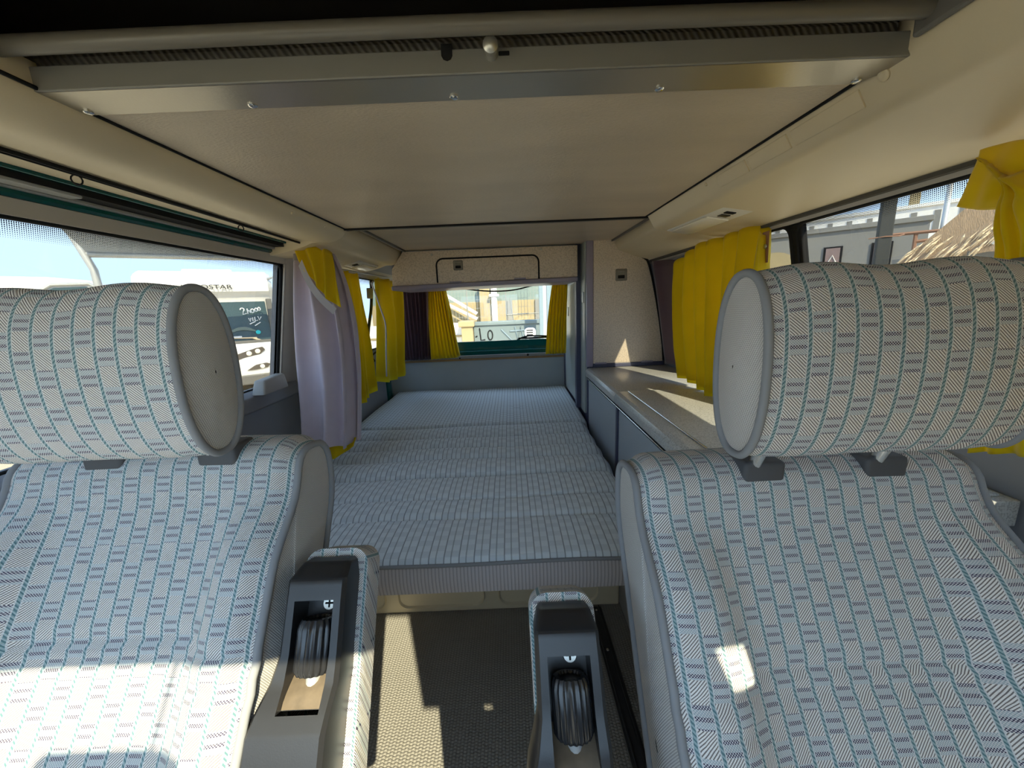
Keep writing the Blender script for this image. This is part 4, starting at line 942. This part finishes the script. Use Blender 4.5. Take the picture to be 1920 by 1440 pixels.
# ------------------------------------------------------------------ driver's cab behind the camera
b = B(); b.prism([(-.25, 1.155), (-.25, 1.42), (.10, 1.42), (.10, 1.38), (-.18, 1.33), (-.20, 1.155)], YZ, -.86, .80, .003); struct(b.obj('trim_7', 'cove'), 'windscreen header of the cab')
b = B(); b.box((-.89, -1.12, 0), (.83, -1.08, .72)); struct(b.obj('wall_front', 'dash'), 'bulkhead under the windscreen')
for x0, x1, n in ((-.86, -.74, 8), (.68, .80, 9)):
    b = B(); b.hull([(x0, -1.08, .70), (x1, -1.08, .70), (x1, -1.0, .70), (x0, -1.0, .70), (x0 + (.03 if x0 < 0 else 0), -.27, 1.20), (x1 - (0 if x0 < 0 else .03), -.27, 1.20), (x1 - (0 if x0 < 0 else .03), -.17, 1.20), (x0 + (.03 if x0 < 0 else 0), -.17, 1.20)],
        [(3, 2, 1, 0), (4, 5, 6, 7), (0, 1, 5, 4), (1, 2, 6, 5), (2, 3, 7, 6), (3, 0, 4, 7)], .005); struct(b.obj('trim_%d' % n, 'cove_dark'), 'windscreen pillar on the ' + ('passenger' if x0 < 0 else 'driver') + ' side')
b = B(); b.add([(-.80, -1.06, .71), (.74, -1.06, .71), (.74, -.24, 1.16), (-.80, -.24, 1.16), (-.80, -1.064, .714), (.74, -1.064, .714), (.74, -.244, 1.164), (-.80, -.244, 1.164)], [(0, 1, 2, 3), (7, 6, 5, 4)]); struct(b.obj('window_8', 'clearglass'), 'windscreen')
b = B(); b.prism([(-1.06, .20), (-1.06, .68), (-.92, .70), (-.72, .70), (-.66, .64), (-.68, .45), (-.80, .20)], YZ, -.84, .78, .01, 3); tag(b.obj('dashboard', 'dash', angle=40), 'dark grey dashboard under the windscreen', 'dashboard')
sw = thing('steering_wheel', 'black steering wheel before the driver seat', 'steering wheel', (.34, -.50, .55))
sc_ = Vector((.27, -.31, .75)); sa = Vector((0, .52, .85)).normalized(); su = Vector((1, 0, 0)); sv = sa.cross(su)
b = B(); b.tube([sc_ + (su * math.cos(a) + sv * math.sin(a)) * .19 for a in [2 * math.pi * k / 48 for k in range(48)]], .014, 10, closed=True); b.obj('rim', 'black', sw, smooth=True)
b = B()
for a in (0, 180, 250, 290): b.tube([sc_ - sa * .03, sc_ + (su * math.cos(math.radians(a)) + sv * math.sin(math.radians(a))) * .185], .011, 8)
b.obj('spoke', 'black', sw, smooth=True)
b = B(); b.lathe([(.05, -.05), (.065, -.03), (.06, -.01), (.02, -.004)], sc_, sa, 20); b.lathe([(.03, -.30), (.03, -.05)], sc_, sa, 16); b.obj('hub', 'black', sw, angle=40)
mr = thing('rear_view_mirror', 'rear view mirror set off centre to shade the left seat', 'mirror', (-.055, -.31, 1.06))
b = B(); b.box((-.275, -.325, 1.03), (-.105, -.295, 1.108), .012, 3); b.obj('housing', 'black', mr, angle=40)  # out of view, shifted sideways so its shadow lands on the left seat
b = B(); b.box((-.268, -.294, 1.037), (-.112, -.2925, 1.10)); b.obj('mirror', 'mirrorglass', mr)
b = B(); b.tube([(-.15, -.32, 1.10), (-.15, -.26, 1.165)], .003, 8); b.obj('stem', 'black', mr, smooth=True)
# visor and cab curtain, added out of view to keep sun off the right seat
sv_ = thing('sun_visor', 'grey visor added before the driver to shade the right seat', 'visor', (.40, -.26, 1.05))
b = B(); b.prism([(.13, .88), (.62, .88), (.62, 1.155), (.445, 1.155), (.445, 1.085), (.40, 1.085), (.395, 1.155), (.13, 1.155)], XZ, -.235, -.215, .003, 2); b.obj('pad', 'cove', sv_, angle=40)  # notch cut to let a small sun spot onto the right seat
b = B(); b.tube([(.14, -.225, 1.15), (.625, -.225, 1.15)], .005, 8); b.obj('rod', 'black', sv_, smooth=True)
curtain('cab_curtain', 'yellow curtain added across the driver door window to block sun', [(.665, -.30, 1.19), (.67, -.05, 1.19), (.675, .30, 1.19)], [(.70, -.32, .72), (.71, -.05, .72), (.70, .30, .72)], 7, .018, 'yellow', nrm=(-1, 0, 0), seed=51)

# ------------------------------------------------------------------ outside
GZ = -.65
b = B(); b.box((-70, -60, GZ - .05), (70, 80, GZ)); gr = b.obj('ground', 'ground', origin=(0, 0, GZ)); gr['kind'] = 'structure'; gr['label'] = 'pale sunlit gravel ground outside the van'

def frame(O, t, n):
    O = Vector(O); t = Vector(t).normalized(); n = Vector(n).normalized()
    return lambda s_, d, h: O + t * s_ + n * d + Vector((0, 0, h))
def lbox(b, L, s0, s1, d0, d1, h0, h1, bev=0.0, seg=2):
    V = [L(s_, d, h) for h in (h0, h1) for s_, d in ((s0, d0), (s1, d0), (s1, d1), (s0, d1))]
    return b.hull(V, [(3, 2, 1, 0), (4, 5, 6, 7), (0, 1, 5, 4), (1, 2, 6, 5), (2, 3, 7, 6), (3, 0, 4, 7)], bev, seg)
def text_mesh(name, txt, L, s0, h0, width, d, m, parent, height=None):
    cu = bpy.data.curves.new('txt', 'FONT'); cu.body = txt; cu.size = 1.0
    ob = bpy.data.objects.new('txt', cu); COL.objects.link(ob)
    dg = bpy.context.evaluated_depsgraph_get(); me = bpy.data.meshes.new_from_object(ob.evaluated_get(dg))
    xs = [v.co.x for v in me.vertices]; ys = [v.co.y for v in me.vertices]; k = width / (max(xs) - min(xs)); ky = (height / (max(ys) - min(ys))) if height else k
    b = B(); V = [L(s0 + (v.co.x - min(xs)) * k, d, h0 + (v.co.y - min(ys)) * ky) for v in me.vertices]
    b.add(V, [list(p.vertices) for p in me.polygons]); COL.objects.unlink(ob); bpy.data.objects.remove(ob); bpy.data.meshes.remove(me)
    o = b.obj(name, m, parent); md = o.modifiers.new('thickness', 'SOLIDIFY'); md.thickness = .006
    return o

# white motorhome seen through the sliding door window
tdir = Vector((.816, .578, 0)); ndir = Vector((-.578, .816, 0))
mh = thing('motorhome', 'white motorhome with smoked headlamps and lettering above its windscreen', 'motorhome', (-5.95, 8.0, GZ))
L = frame((-5.95, 8.0, GZ), tdir, ndir)
# body section (depth d, height h) swept across the width
prf = [(.10, .28), (.0, .42), (-.02, .80), (.06, 1.05), (.22, 1.12), (.36, 1.9), (.30, 2.06), (.16, 2.16), (.12, 2.30), (.25, 2.52), (.60, 2.60), (4.6, 2.60), (4.6, .30)]
b = B(); V = []; ss = [-1.20, -1.12, .98, 1.06]
b.grid(lambda i, j: L(ss[i], prf[j][0] + (.10 if i in (0, 3) else 0) * (1 if j < 10 else 0), prf[j][1] - (.06 if i in (0, 3) and j in (9, 10, 11) else 0)), 4, len(prf), closev=True)
for i in (0, 3): b.add([L(ss[i], p[0] + (.10 if k < 10 else 0), p[1] - (.06 if k in (9, 10, 11) else 0)) for k, p in enumerate(prf)], [list(range(len(prf)))])
b.obj('body', 'mh_white', mh, angle=35)
b = B(); lbox(b, L, -.5, .4, 1.2, 1.9, 2.60, 2.70, .03); b.obj('roof_hatch', 'mh_white', mh)
b = B(); b.add([L(-1.02, .205, 1.13), L(.90, .205, 1.13), L(.88, .335, 1.95), L(-1.0, .335, 1.95), L(-1.02, .225, 1.13), L(.90, .225, 1.13), L(.88, .355, 1.95), L(-1.0, .355, 1.95)], [(0, 1, 2, 3), (7, 6, 5, 4), (0, 4, 5, 1), (1, 5, 6, 2), (2, 6, 7, 3), (3, 7, 4, 0)]); ws = b.obj('windscreen', 'mh_glass', mh)
b = B(); b.tube([L(-.4, .18, 1.14), L(.1, .17, 1.20), L(.62, .19, 1.17)], .018, 6); b.tube([L(.55, .18, 1.17), L(.70, .17, 1.10)], .02, 6); b.obj('wiper', 'frond', mh)
b = B(); lbox(b, L, -1.06, .94, .10, .30, 1.035, 1.125, .01); b.obj('scuttle', 'mh_grey', mh)
b = B(); lbox(b, L, .90, 1.0, .16, .36, 1.10, 2.0, .01); b.obj('corner_trim', 'mh_grey', mh)
b = B(); b.tube([L(1.0, .2, 2.42), L(1.1, .05, 2.45), L(1.12, .05, 2.2), L(1.1, .05, 1.95)], [.03, .03, .05, .04], 8); b.obj('mirror_arm', 'galv', mh, smooth=True)
text_mesh('lettering', 'AUTOSTAR', L, -.52, 2.21, .86, .092, 'lettergrey', mh, .085)
def strokes(name, lines, L_, d, r, m, parent):
    b = B()
    for ln in lines: b.tube([L_(p[0], d, p[1]) for p in ln], r, 5)
    return b.obj(name, m, parent)
def arc(cx, cz, rx, rz, a0, a1, n=8): return [(cx + rx * math.cos(math.radians(a0 + (a1 - a0) * k / n)), cz + rz * math.sin(math.radians(a0 + (a1 - a0) * k / n))) for k in range(n + 1)]
strokes('marker_price', [arc(.44, 1.78, .035, .035, 180, -60) + [(.44, 1.68), (.51, 1.70)], [(.53, 1.80), (.53, 1.69)], arc(.555, 1.72, .025, .035, 160, -20), arc(.62, 1.75, .03, .04, 0, 360), arc(.69, 1.77, .026, .036, 0, 360), arc(.745, 1.785, .024, .034, 0, 360),
    [(.53, 1.60), (.55, 1.52), (.57, 1.60)], [(.60, 1.61), (.60, 1.53)], [(.64, 1.62), (.64, 1.53), (.69, 1.55)], [(.70, 1.63), (.72, 1.55), (.76, 1.62)], [(.53, 1.47), (.64, 1.52)], [(.62, 1.43), (.73, 1.50)]], L, .17, .010, 'paintwhite', mh)
b = B(); b.add([L(.16 + .46 * k / 12, .20, 1.33 + .09 * math.sin(math.pi * k / 12) ** .8) for k in range(13)] + [L(.62 - .46 * k / 12, .20, 1.30 + (.05) * math.sin(math.pi * k / 12)) for k in range(13)], [list(range(26))]); o = b.obj('windscreen_crescent', 'palegreen', mh); o.modifiers.new('thickness', 'SOLIDIFY').thickness = .006
b = B(); b.lathe([(.045, 0), (.045, .01)], L(.66, .19, 1.29), -ndir, 16); b.obj('sticker', 'cyan', mh)
b = B(); lbox(b, L, -.1, .35, .16, .175, 1.19, 1.23, .002); b.obj('paper', 'paintwhite', mh)
for sg, nm in ((1, 'headlamp'), (-1, 'headlamp')):
    q = [(.10, .70), (.34, .78), (.62, .83), (.72, .92), (.68, .98), (.55, .96), (.15, .84), (.02, .80)]
    b = B(); V = [L(-.08 + sg * (s_ + .08), -.03, h) for s_, h in q] + [L(-.08 + sg * (s_ + .08), .05, h) for s_, h in q]; n = len(q)
    b.add(V, [list(range(n)), list(range(n, 2 * n))[::-1]] + [[k, (k + 1) % n, n + (k + 1) % n, n + k] for k in range(n)]); hl_ = b.obj(nm, 'lamp_dark', mh)
    for s_, h in ((.42, .86), (.58, .895)):
        b = B(); b.lathe([(.045, 0), (.05, .015), (.03, .025)], L(-.08 + sg * (s_ + .08), -.03, h), -ndir, 14); b.obj('lens', 'lampwhite', hl_)
    q = [(.34, .50), (.50, .50), (.72, .53), (.78, .60), (.70, .63), (.50, .60)]
    b = B(); V = [L(-.08 + sg * (s_ + .08), -.035, h) for s_, h in q] + [L(-.08 + sg * (s_ + .08), .05, h) for s_, h in q]; n = len(q)
    b.add(V, [list(range(n)), list(range(n, 2 * n))[::-1]] + [[k, (k + 1) % n, n + (k + 1) % n, n + k] for k in range(n)]); hl_ = b.obj('fog_lamp', 'lamp_dark', mh)
    b = B(); b.lathe([(.04, 0), (.045, .015), (.02, .02)], L(-.08 + sg * .70, -.035, .565), -ndir, 14); b.obj('lens', 'lampwhite', hl_)
b = B(); lbox(b, L, -1.15, 1.0, .0, .4, .18, .40, .03); b.obj('bumper', 'mh_grey', mh)
for s_ in (-1.0, .9):
    b = B(); b.lathe([(.33, 0), (.33, .2), (.2, .2)], L(s_, 1.0, .33), tdir, 24); b.obj('wheel', 'black', mh, angle=40)
# second white motorhome further left
mh2 = thing('motorhome', 'white motorhome with a curved rear window, left of the lettered one', 'motorhome', (-9.3, 7.6, GZ))
L = frame((-9.3, 7.6, GZ), tdir, ndir)
b = B(); b.prism([(-2.6, .3), (1.2, .3), (1.35, 1.2), (1.2, 2.25), (1.0, 2.48), (.4, 2.55), (-2.6, 2.62)], lambda p, d: L(p[0], d, p[1]), 0.0, 2.2, .05, 3); b.obj('body', 'mh_white', mh2, angle=40)
b = B(); b.prism([(.1, 1.6), (1.22, 1.6), (1.15, 2.15), (.9, 2.36), (.45, 2.34), (.2, 2.2)], lambda p, d: L(p[0], d, p[1]), -.03, .02, .01); b.obj('side_window', 'mh_glass', mh2)
b = B(); b.tube([L(p[0], -.03, p[1]) for p in [(.05, 1.6), (.15, 2.2), (.42, 2.40), (.95, 2.42), (1.22, 2.2)]], .035, 8); b.obj('window_trim', 'galv', mh2)
b = B(); lbox(b, L, -1.6, -.6, .5, 1.2, 2.58, 2.68, .03); b.obj('roof_hatch', 'mh_white', mh2)
for s_ in (-1.8, .6):
    b = B(); b.lathe([(.33, 0), (.33, .2), (.2, .2)], L(s_, .05, .33), ndir, 24); b.obj('wheel', 'black', mh2, angle=40)
# shade canopy on leaning posts
cn = thing('shade_canopy', 'grey shade cloth canopy on pale posts above the motorhomes', 'canopy', (-6.0, 6.6, GZ))
L = frame((-6.5, 6.24, GZ), (.792, .61, 0), (-.61, .792, 0))
b = B(); b.tube([L(.10, 0, 0), L(.07, 0, 2.45), L(-.07, 0, 2.96), L(-.25, 0, 3.4)], [.05, .05, .05, .05], 8); b.obj('post', 'galv', cn, smooth=True)
b = B(); b.tube([L(2.9, 0, 0), L(2.9, 0, 2.70)], .05, 8); b.obj('post', 'galv', cn, smooth=True)
b = B(); b.tube([L(.02, 0, 2.68), L(3.0, .0, 2.71)], .045, 8); b.obj('beam', 'galv', cn, smooth=True)
b = B(); b.hull([L(.05, 0, 2.70), L(3.0, 0, 2.72), L(3.0, -1.6, 3.5), L(-.35, -1.6, 3.5), L(.05, 0, 2.74), L(3.0, 0, 2.76), L(3.0, -1.6, 3.54), L(-.35, -1.6, 3.54)], [(3, 2, 1, 0), (4, 5, 6, 7), (0, 1, 5, 4), (1, 2, 6, 5), (2, 3, 7, 6), (3, 0, 4, 7)]); b.obj('shade_cloth', 'canopy', cn)

# behind the rear window
RY = 9.0
rwall = thing('boundary_wall', 'blue grey painted boundary wall with black graffiti letters', 'wall', (.4, RY, GZ))
b = B(); b.box((-.83, RY, GZ), (4.5, RY + .25, .56)); b.obj('wall_body', 'concrete', rwall)
b = B(); b.box((-.83, RY - .05, .56), (4.5, RY + .3, .64), .01); b.obj('coping', 'concrete', rwall)
Lg = lambda s_, d, h: Vector((s_, RY - .01 + d, h))
strokes('graffiti', [[(-.80, .30), (-.76, .32)], [(-.70, .50), (-.68, .22), (-.58, .23)], arc(-.46, .33, .055, .11, 0, 360, 14)], Lg, 0, .014, 'black', rwall)
strokes('faded_graffiti', [[(-.2, .45), (.05, .18)], [(.12, .5), (.18, .2), (.25, .5), (.32, .2)], arc(.45, .35, .08, .12, 40, 320), [(.0, .4), (.5, .42)]], Lg, 0, .018, 'bluepost', rwall)
gp = thing('gate_pillar', 'cream gate pillar with a projecting cap beside the graffiti wall', 'pillar', (-.98, RY - .1, GZ))
b = B(); b.box((-1.10, RY - .2, GZ), (-.84, RY + .3, .55), .01); b.obj('shaft', 'cream', gp)
b = B(); b.box((-1.16, RY - .25, .55), (-.80, RY + .35, .68), .02); b.obj('cap', 'cream', gp)
b = B(); b.box((-4.5, RY + .3, GZ), (-1.11, RY + .55, .62), .01); lw = b.obj('low_wall', 'whitewall'); tag(lw, 'low whitewashed wall left of the gate pillar', 'wall')
b = B(); b.box((-4.5, RY + .27, .30), (-1.11, RY + .299, .34)); b.obj('moulding', 'cream', lw)
# wire fence along the top of the wall
fe = thing('wire_fence', 'wire mesh fence on posts above the painted wall', 'fence', (0, RY + .4, .62))
for x in (-2.1, -1.0, -.06, .13, 1.6):
    b = B(); b.tube([(x - (.03 if x == .13 else 0), RY + .4, .62), (x - (.10 if x == .13 else 0), RY + .4, 1.6 if x != .13 else 1.15)], .014, 6); b.obj('post', 'fencewire', fe)
b = B()
for k in range(62): x = -2.4 + k * .075; b.box((x - .0035, RY + .395, .66), (x + .0035, RY + .402, 2.2))
for z in (.75, .95, 1.15, 1.35, 1.55, 1.75): b.box((-2.4, RY + .394, z - .004), (2.2, RY + .403, z + .004))
stuff(b.obj('mesh_wires', 'fencewire', fe))
b = B(); b.tube([(-.06, RY + .38, .77), (1.0, RY + .38, .79)], .012, 6); b.obj('bottom_rail', 'fencewire', fe)
# yard buildings
yb = thing('yard_building', 'cream building with a pale green upper storey behind the fence', 'building', (0, 12.0, GZ))
b = B(); b.box((-4.2, 12.0, GZ), (3.6, 16, 1.13)); b.obj('lower_wall', 'cream', yb)
b = B(); b.box((-4.2, 12.05, 1.13), (3.6, 16, 2.8)); b.obj('upper_wall', 'palegreen', yb)
for x in (-.05, .8, 1.35): 
    b = B(); b.box((x, 11.93, GZ), (x + .16, 12.0, 1.13), .01); b.obj('pilaster', 'greyrender', yb)
for x in (-.86,):
    b = B(); b.box((x, 11.6, GZ), (x + .34, 12.0, 1.7), .02); b.obj('column', 'cream', yb)
b = B(); b.tube([(-.42, 11.5, .2), (-.42, 11.5, 1.9)], .09, 10); b.box((-.56, 11.38, 1.25), (-.28, 11.62, 1.32), .01); b.obj('drain_pipe', 'whitewall', yb, angle=40)
b = B()
for off in (0, .26): b.tube([(-1.95, 11.6, 1.42 - off), (-.95, 11.6, .78 - off * .6)], .05, 6)
b.obj('stair_rail', 'whitewall', yb)
gp2 = thing('steel_post', 'pale blue steel post standing right of the graffiti wall', 'post', (.78, 8.2, GZ))
b = B(); b.box((.64, 8.2, GZ), (.72, 8.3, 3.0)); b.box((.80, 8.2, GZ), (.88, 8.3, 3.0)); b.obj('flange', 'bluepost', gp2)
b = B(); b.box((.721, 8.23, GZ), (.799, 8.27, 3.0)); b.obj('web', 'galv', gp2)
pc = thing('plastic_chair', 'white plastic garden chair in front of the painted wall', 'chair', (.48, 8.1, GZ))
b = B(); b.prism(rrect(.32, .56, .30, .50, .07, 5), XZ, 8.35, 8.38, .005); bk_ = b.obj('backrest', 'plasticchair', pc, angle=40)
for k in range(3): 
    b = B(); b.box((.36, 8.346, .34 + .048 * k), (.50, 8.352, .365 + .048 * k)); b.obj('slot', 'black', bk_)
b = B(); b.tube(catmull([(.27, 8.0, -.2), (.27, 8.0, .20), (.30, 8.02, .25), (.40, 8.2, .25), (.42, 8.3, .2)], 5), .025, 8); b.obj('armrest', 'plasticchair', pc, smooth=True)
b = B(); b.tube(catmull([(.62, 8.0, -.2), (.62, 8.0, .16), (.60, 8.1, .22), (.56, 8.3, .2)], 5), .025, 8); b.obj('armrest', 'plasticchair', pc, smooth=True)
b = B(); b.box((.27, 7.98, -.22), (.62, 8.36, -.18), .01); b.obj('seat', 'plasticchair', pc)
for x, y in ((.28, 8.0), (.61, 8.0), (.28, 8.35), (.61, 8.35)):
    b = B(); b.tube([(x, y, GZ), (x, y, -.2)], .022, 8); b.obj('leg', 'plasticchair', pc, smooth=True)
b = B(); b.box((.36, 8.45, GZ), (.66, 8.75, .20), .02); b.box((.34, 8.43, .20), (.68, 8.77, .24), .01); tag(b.obj('storage_bin', 'mh_grey'), 'dark storage bin behind the white plastic chair', 'bin')

# right side: rendered house, pole, white block, thatched hut
th = (Vector((10.1, 9.69, 0)) - Vector((8.37, 11.22, 0))).normalized(); nh = Vector((th.y, -th.x, 0)); nh = nh if nh.dot(Vector((9, 10, 0))) > 0 else -nh
gh = thing('grey_house', 'grey rendered house with two small dark windows behind the pole', 'house', (9.2, 10.5, GZ))
L = frame((9.2, 10.5, GZ), th, nh)
b = B(); lbox(b, L, -4.2, 1.25, 0, 4, 0, 3.22); b.obj('wall', 'greyrender', gh)
b = B(); lbox(b, L, -4.25, 1.3, -.06, 4.1, 3.22, 3.34, .01); b.obj('roof_edge', 'greyrender', gh)
for s0 in (-.70, .26):
    b = B(); lbox(b, L, s0, s0 + .40, -.03, .02, 2.25, 2.83, .005); wf = b.obj('window', 'black', gh)
    b = B(); lbox(b, L, s0 + .05, s0 + .35, -.045, -.031, 2.29, 2.79); b.obj('pane', 'winpane', wf)
    b = B(); b.tube([L(s0 + .06, -.05, 2.3), L(s0 + .2, -.05, 2.6), L(s0 + .34, -.05, 2.3)], .015, 5); b.obj('curtain_edge', 'whitewall', wf)
ao = [(-2.3, 1.6), (-1.35, 1.6), (-1.35, 2.55)] + [(-1.825 + .475 * math.cos(math.radians(a)), 2.55 + .28 * math.sin(math.radians(a))) for a in range(20, 180, 20)] + [(-2.3, 2.55)]
b = B(); b.prism(ao, lambda p, d: L(p[0], d, p[1]), -.04, .02, 0.0); lab(b.obj('arched_door', 'cream', gh), 'cream panel for the reflection of a yellow arch')  # cream panel stands in for a yellow arch reflected in a window pane
up = thing('utility_pole', 'weathered grey utility pole in front of the grey house', 'pole', (7.55, 8.15, GZ))
b = B(); b.hull([(7.42, 8.05, GZ), (7.62, 7.93, GZ), (7.72, 8.10, GZ), (7.52, 8.22, GZ), (7.44, 8.06, 4.2), (7.62, 7.95, 4.2), (7.71, 8.10, 4.2), (7.53, 8.21, 4.2)], [(3, 2, 1, 0), (4, 5, 6, 7), (0, 1, 5, 4), (1, 2, 6, 5), (2, 3, 7, 6), (3, 0, 4, 7)], .02); b.obj('shaft', 'pole', up)
b = B(); b.tube([(7.35, 8.17, 2.02), (7.52, 7.98, 2.03), (7.70, 7.90, 2.02), (7.82, 7.92, 2.05)], .012, 6); b.obj('strap', 'rust', up)
wb = thing('white_block', 'long white block with tall slots on the skyline, far right', 'building', (15, 16.2, GZ))
t2 = (Vector((16.3, 14.77, 0)) - Vector((13.78, 17.15, 0))).normalized(); n2 = Vector((-t2.y, t2.x, 0)); n2 = n2 if n2.dot(Vector((1, 1, 0))) > 0 else -n2
L2 = frame((15.0, 16.05, GZ), t2, n2)
b = B(); lbox(b, L2, -7.0, 3.4, 0, 5, 0, 4.62); b.obj('wall', 'whitewall', wb)
b = B(); lbox(b, L2, -7.1, 3.5, -.08, 5.1, 4.62, 4.74, .01); b.obj('parapet', 'whitewall', wb)
for k in range(13):
    s0 = -5.5 + .62 * k; b = B(); lbox(b, L2, s0, s0 + .17, -.02, .03, 3.7, 4.45); b.obj('window', 'greyrender', wb)
b = B(); lbox(b, L2, .60, .90, .3, .6, 4.7, 5.6, .01); b.obj('chimney', 'cream', wb)
vp = thing('vent_pipe', 'thin metal vent pipe standing before the white block', 'pipe', (10.4, 10.0, GZ))
b = B(); b.tube([(11.05, 10.22, GZ), (11.05, 10.22, 3.75)], .055, 8); b.obj('pipe', 'galv', vp, smooth=True)
b = B(); b.lathe([(.07, 0), (.07, .06), (.03, .09)], (11.05, 10.22, 3.72), (0, 0, 1), 12); b.obj('cap', 'galv', vp)
rpole = thing('rusty_scaffold', 'rusty pipe frame between the grey house and the thatched hut', 'frame', (8.6, 8.3, GZ))
for q in ([(8.50, 8.36, GZ), (8.50, 8.36, 2.15)], [(8.20, 8.6, 2.13), (8.75, 8.10, 2.12), (9.3, 7.75, 2.3)], [(8.50, 8.36, 1.95), (8.9, 8.1, 1.98)]):
    b = B(); b.tube(q, .035, 6); b.obj('pipe', 'rust', rpole)
ht = thing('thatched_hut', 'thatched hut with dried palm fronds beyond the right window', 'hut', (8.4, 6.2, GZ))
ridge0, ridge1 = Vector((7.75, 6.30, 2.24)), Vector((9.6, 7.1, 2.9))
e0, e1, e2 = Vector((6.85, 6.95, 1.46)), Vector((7.50, 6.20, 1.60)), Vector((8.10, 5.5, 1.50))
R0 = Vector((7.35, 6.50, 2.23)); R1 = Vector((7.95, 5.95, 2.25)); R0b = Vector((7.9, 7.2, 2.5))
b = B(); b.add([e0, e1, R1, R0, e0 - Vector((0, 0, .08)), e1 - Vector((0, 0, .08)), R1 + Vector((.1, .1, -.1)), R0 + Vector((.1, .1, -.1))], [(0, 1, 2, 3), (7, 6, 5, 4), (0, 4, 5, 1), (1, 5, 6, 2), (2, 6, 7, 3), (3, 7, 4, 0)]); b.obj('roof_slope', 'thatch', ht)
b = B(); b.add([e1, e2, R1, e1 - Vector((0, 0, .08)), e2 - Vector((0, 0, .08)), R1 + Vector((.1, .1, -.1))], [(0, 1, 2), (5, 4, 3), (0, 3, 4, 1), (1, 4, 5, 2), (2, 5, 3, 0)]); b.obj('roof_hip', 'thatch', ht)
b = B(); b.box((7.35, 6.35, GZ), (9.2, 7.6, 1.55)); b.obj('wall', 'greyrender', ht)
b = B(); b.tube([e1 + Vector((0, 0, .03)), R1 + Vector((0, 0, .03))], .03, 6); b.obj('hip_pole', 'galv', ht)
rn = random.Random(5)
for k in range(46):
    u = rn.random(); base = e0.lerp(e1, u) + (R0.lerp(R1, u) - e0.lerp(e1, u)) * rn.uniform(.0, .55); dirv = (e0.lerp(e1, u) - R0.lerp(R1, u)).normalized()
    tip = base + dirv * rn.uniform(.18, .34) + Vector((rn.uniform(-.06, .06), rn.uniform(-.06, .06), -.01)); mid_ = (base + tip) / 2 + Vector((-.05, -.05, .04)); wv = Vector((.6, -.8, 0)) * .018
    b = B(); b.add([base + Vector((-.02, -.02, .03)), mid_ + wv, tip, mid_ - wv, mid_ + Vector((-.01, -.01, .012))], [(0, 1, 4), (1, 2, 4), (2, 3, 4), (3, 0, 4), (0, 3, 2, 1)]); b.obj('palm_leaf', 'frond', ht)
for k in range(18):
    u = rn.random(); base = e1.lerp(R1, u) * 1.0; tip = base + Vector((.10 + .15 * rn.random(), -.30 - .1 * rn.random(), -.12 - .14 * rn.random())); mid_ = (base + tip) / 2 + Vector((-.02, -.02, .04)); wv = Vector((.5, .5, .4)) * .02
    b = B(); b.add([base, mid_ + wv, tip, mid_ - wv, mid_ + Vector((-.012, -.012, 0))], [(0, 1, 4), (1, 2, 4), (2, 3, 4), (3, 0, 4), (0, 3, 2, 1)]); b.obj('palm_leaf', 'frond', ht)
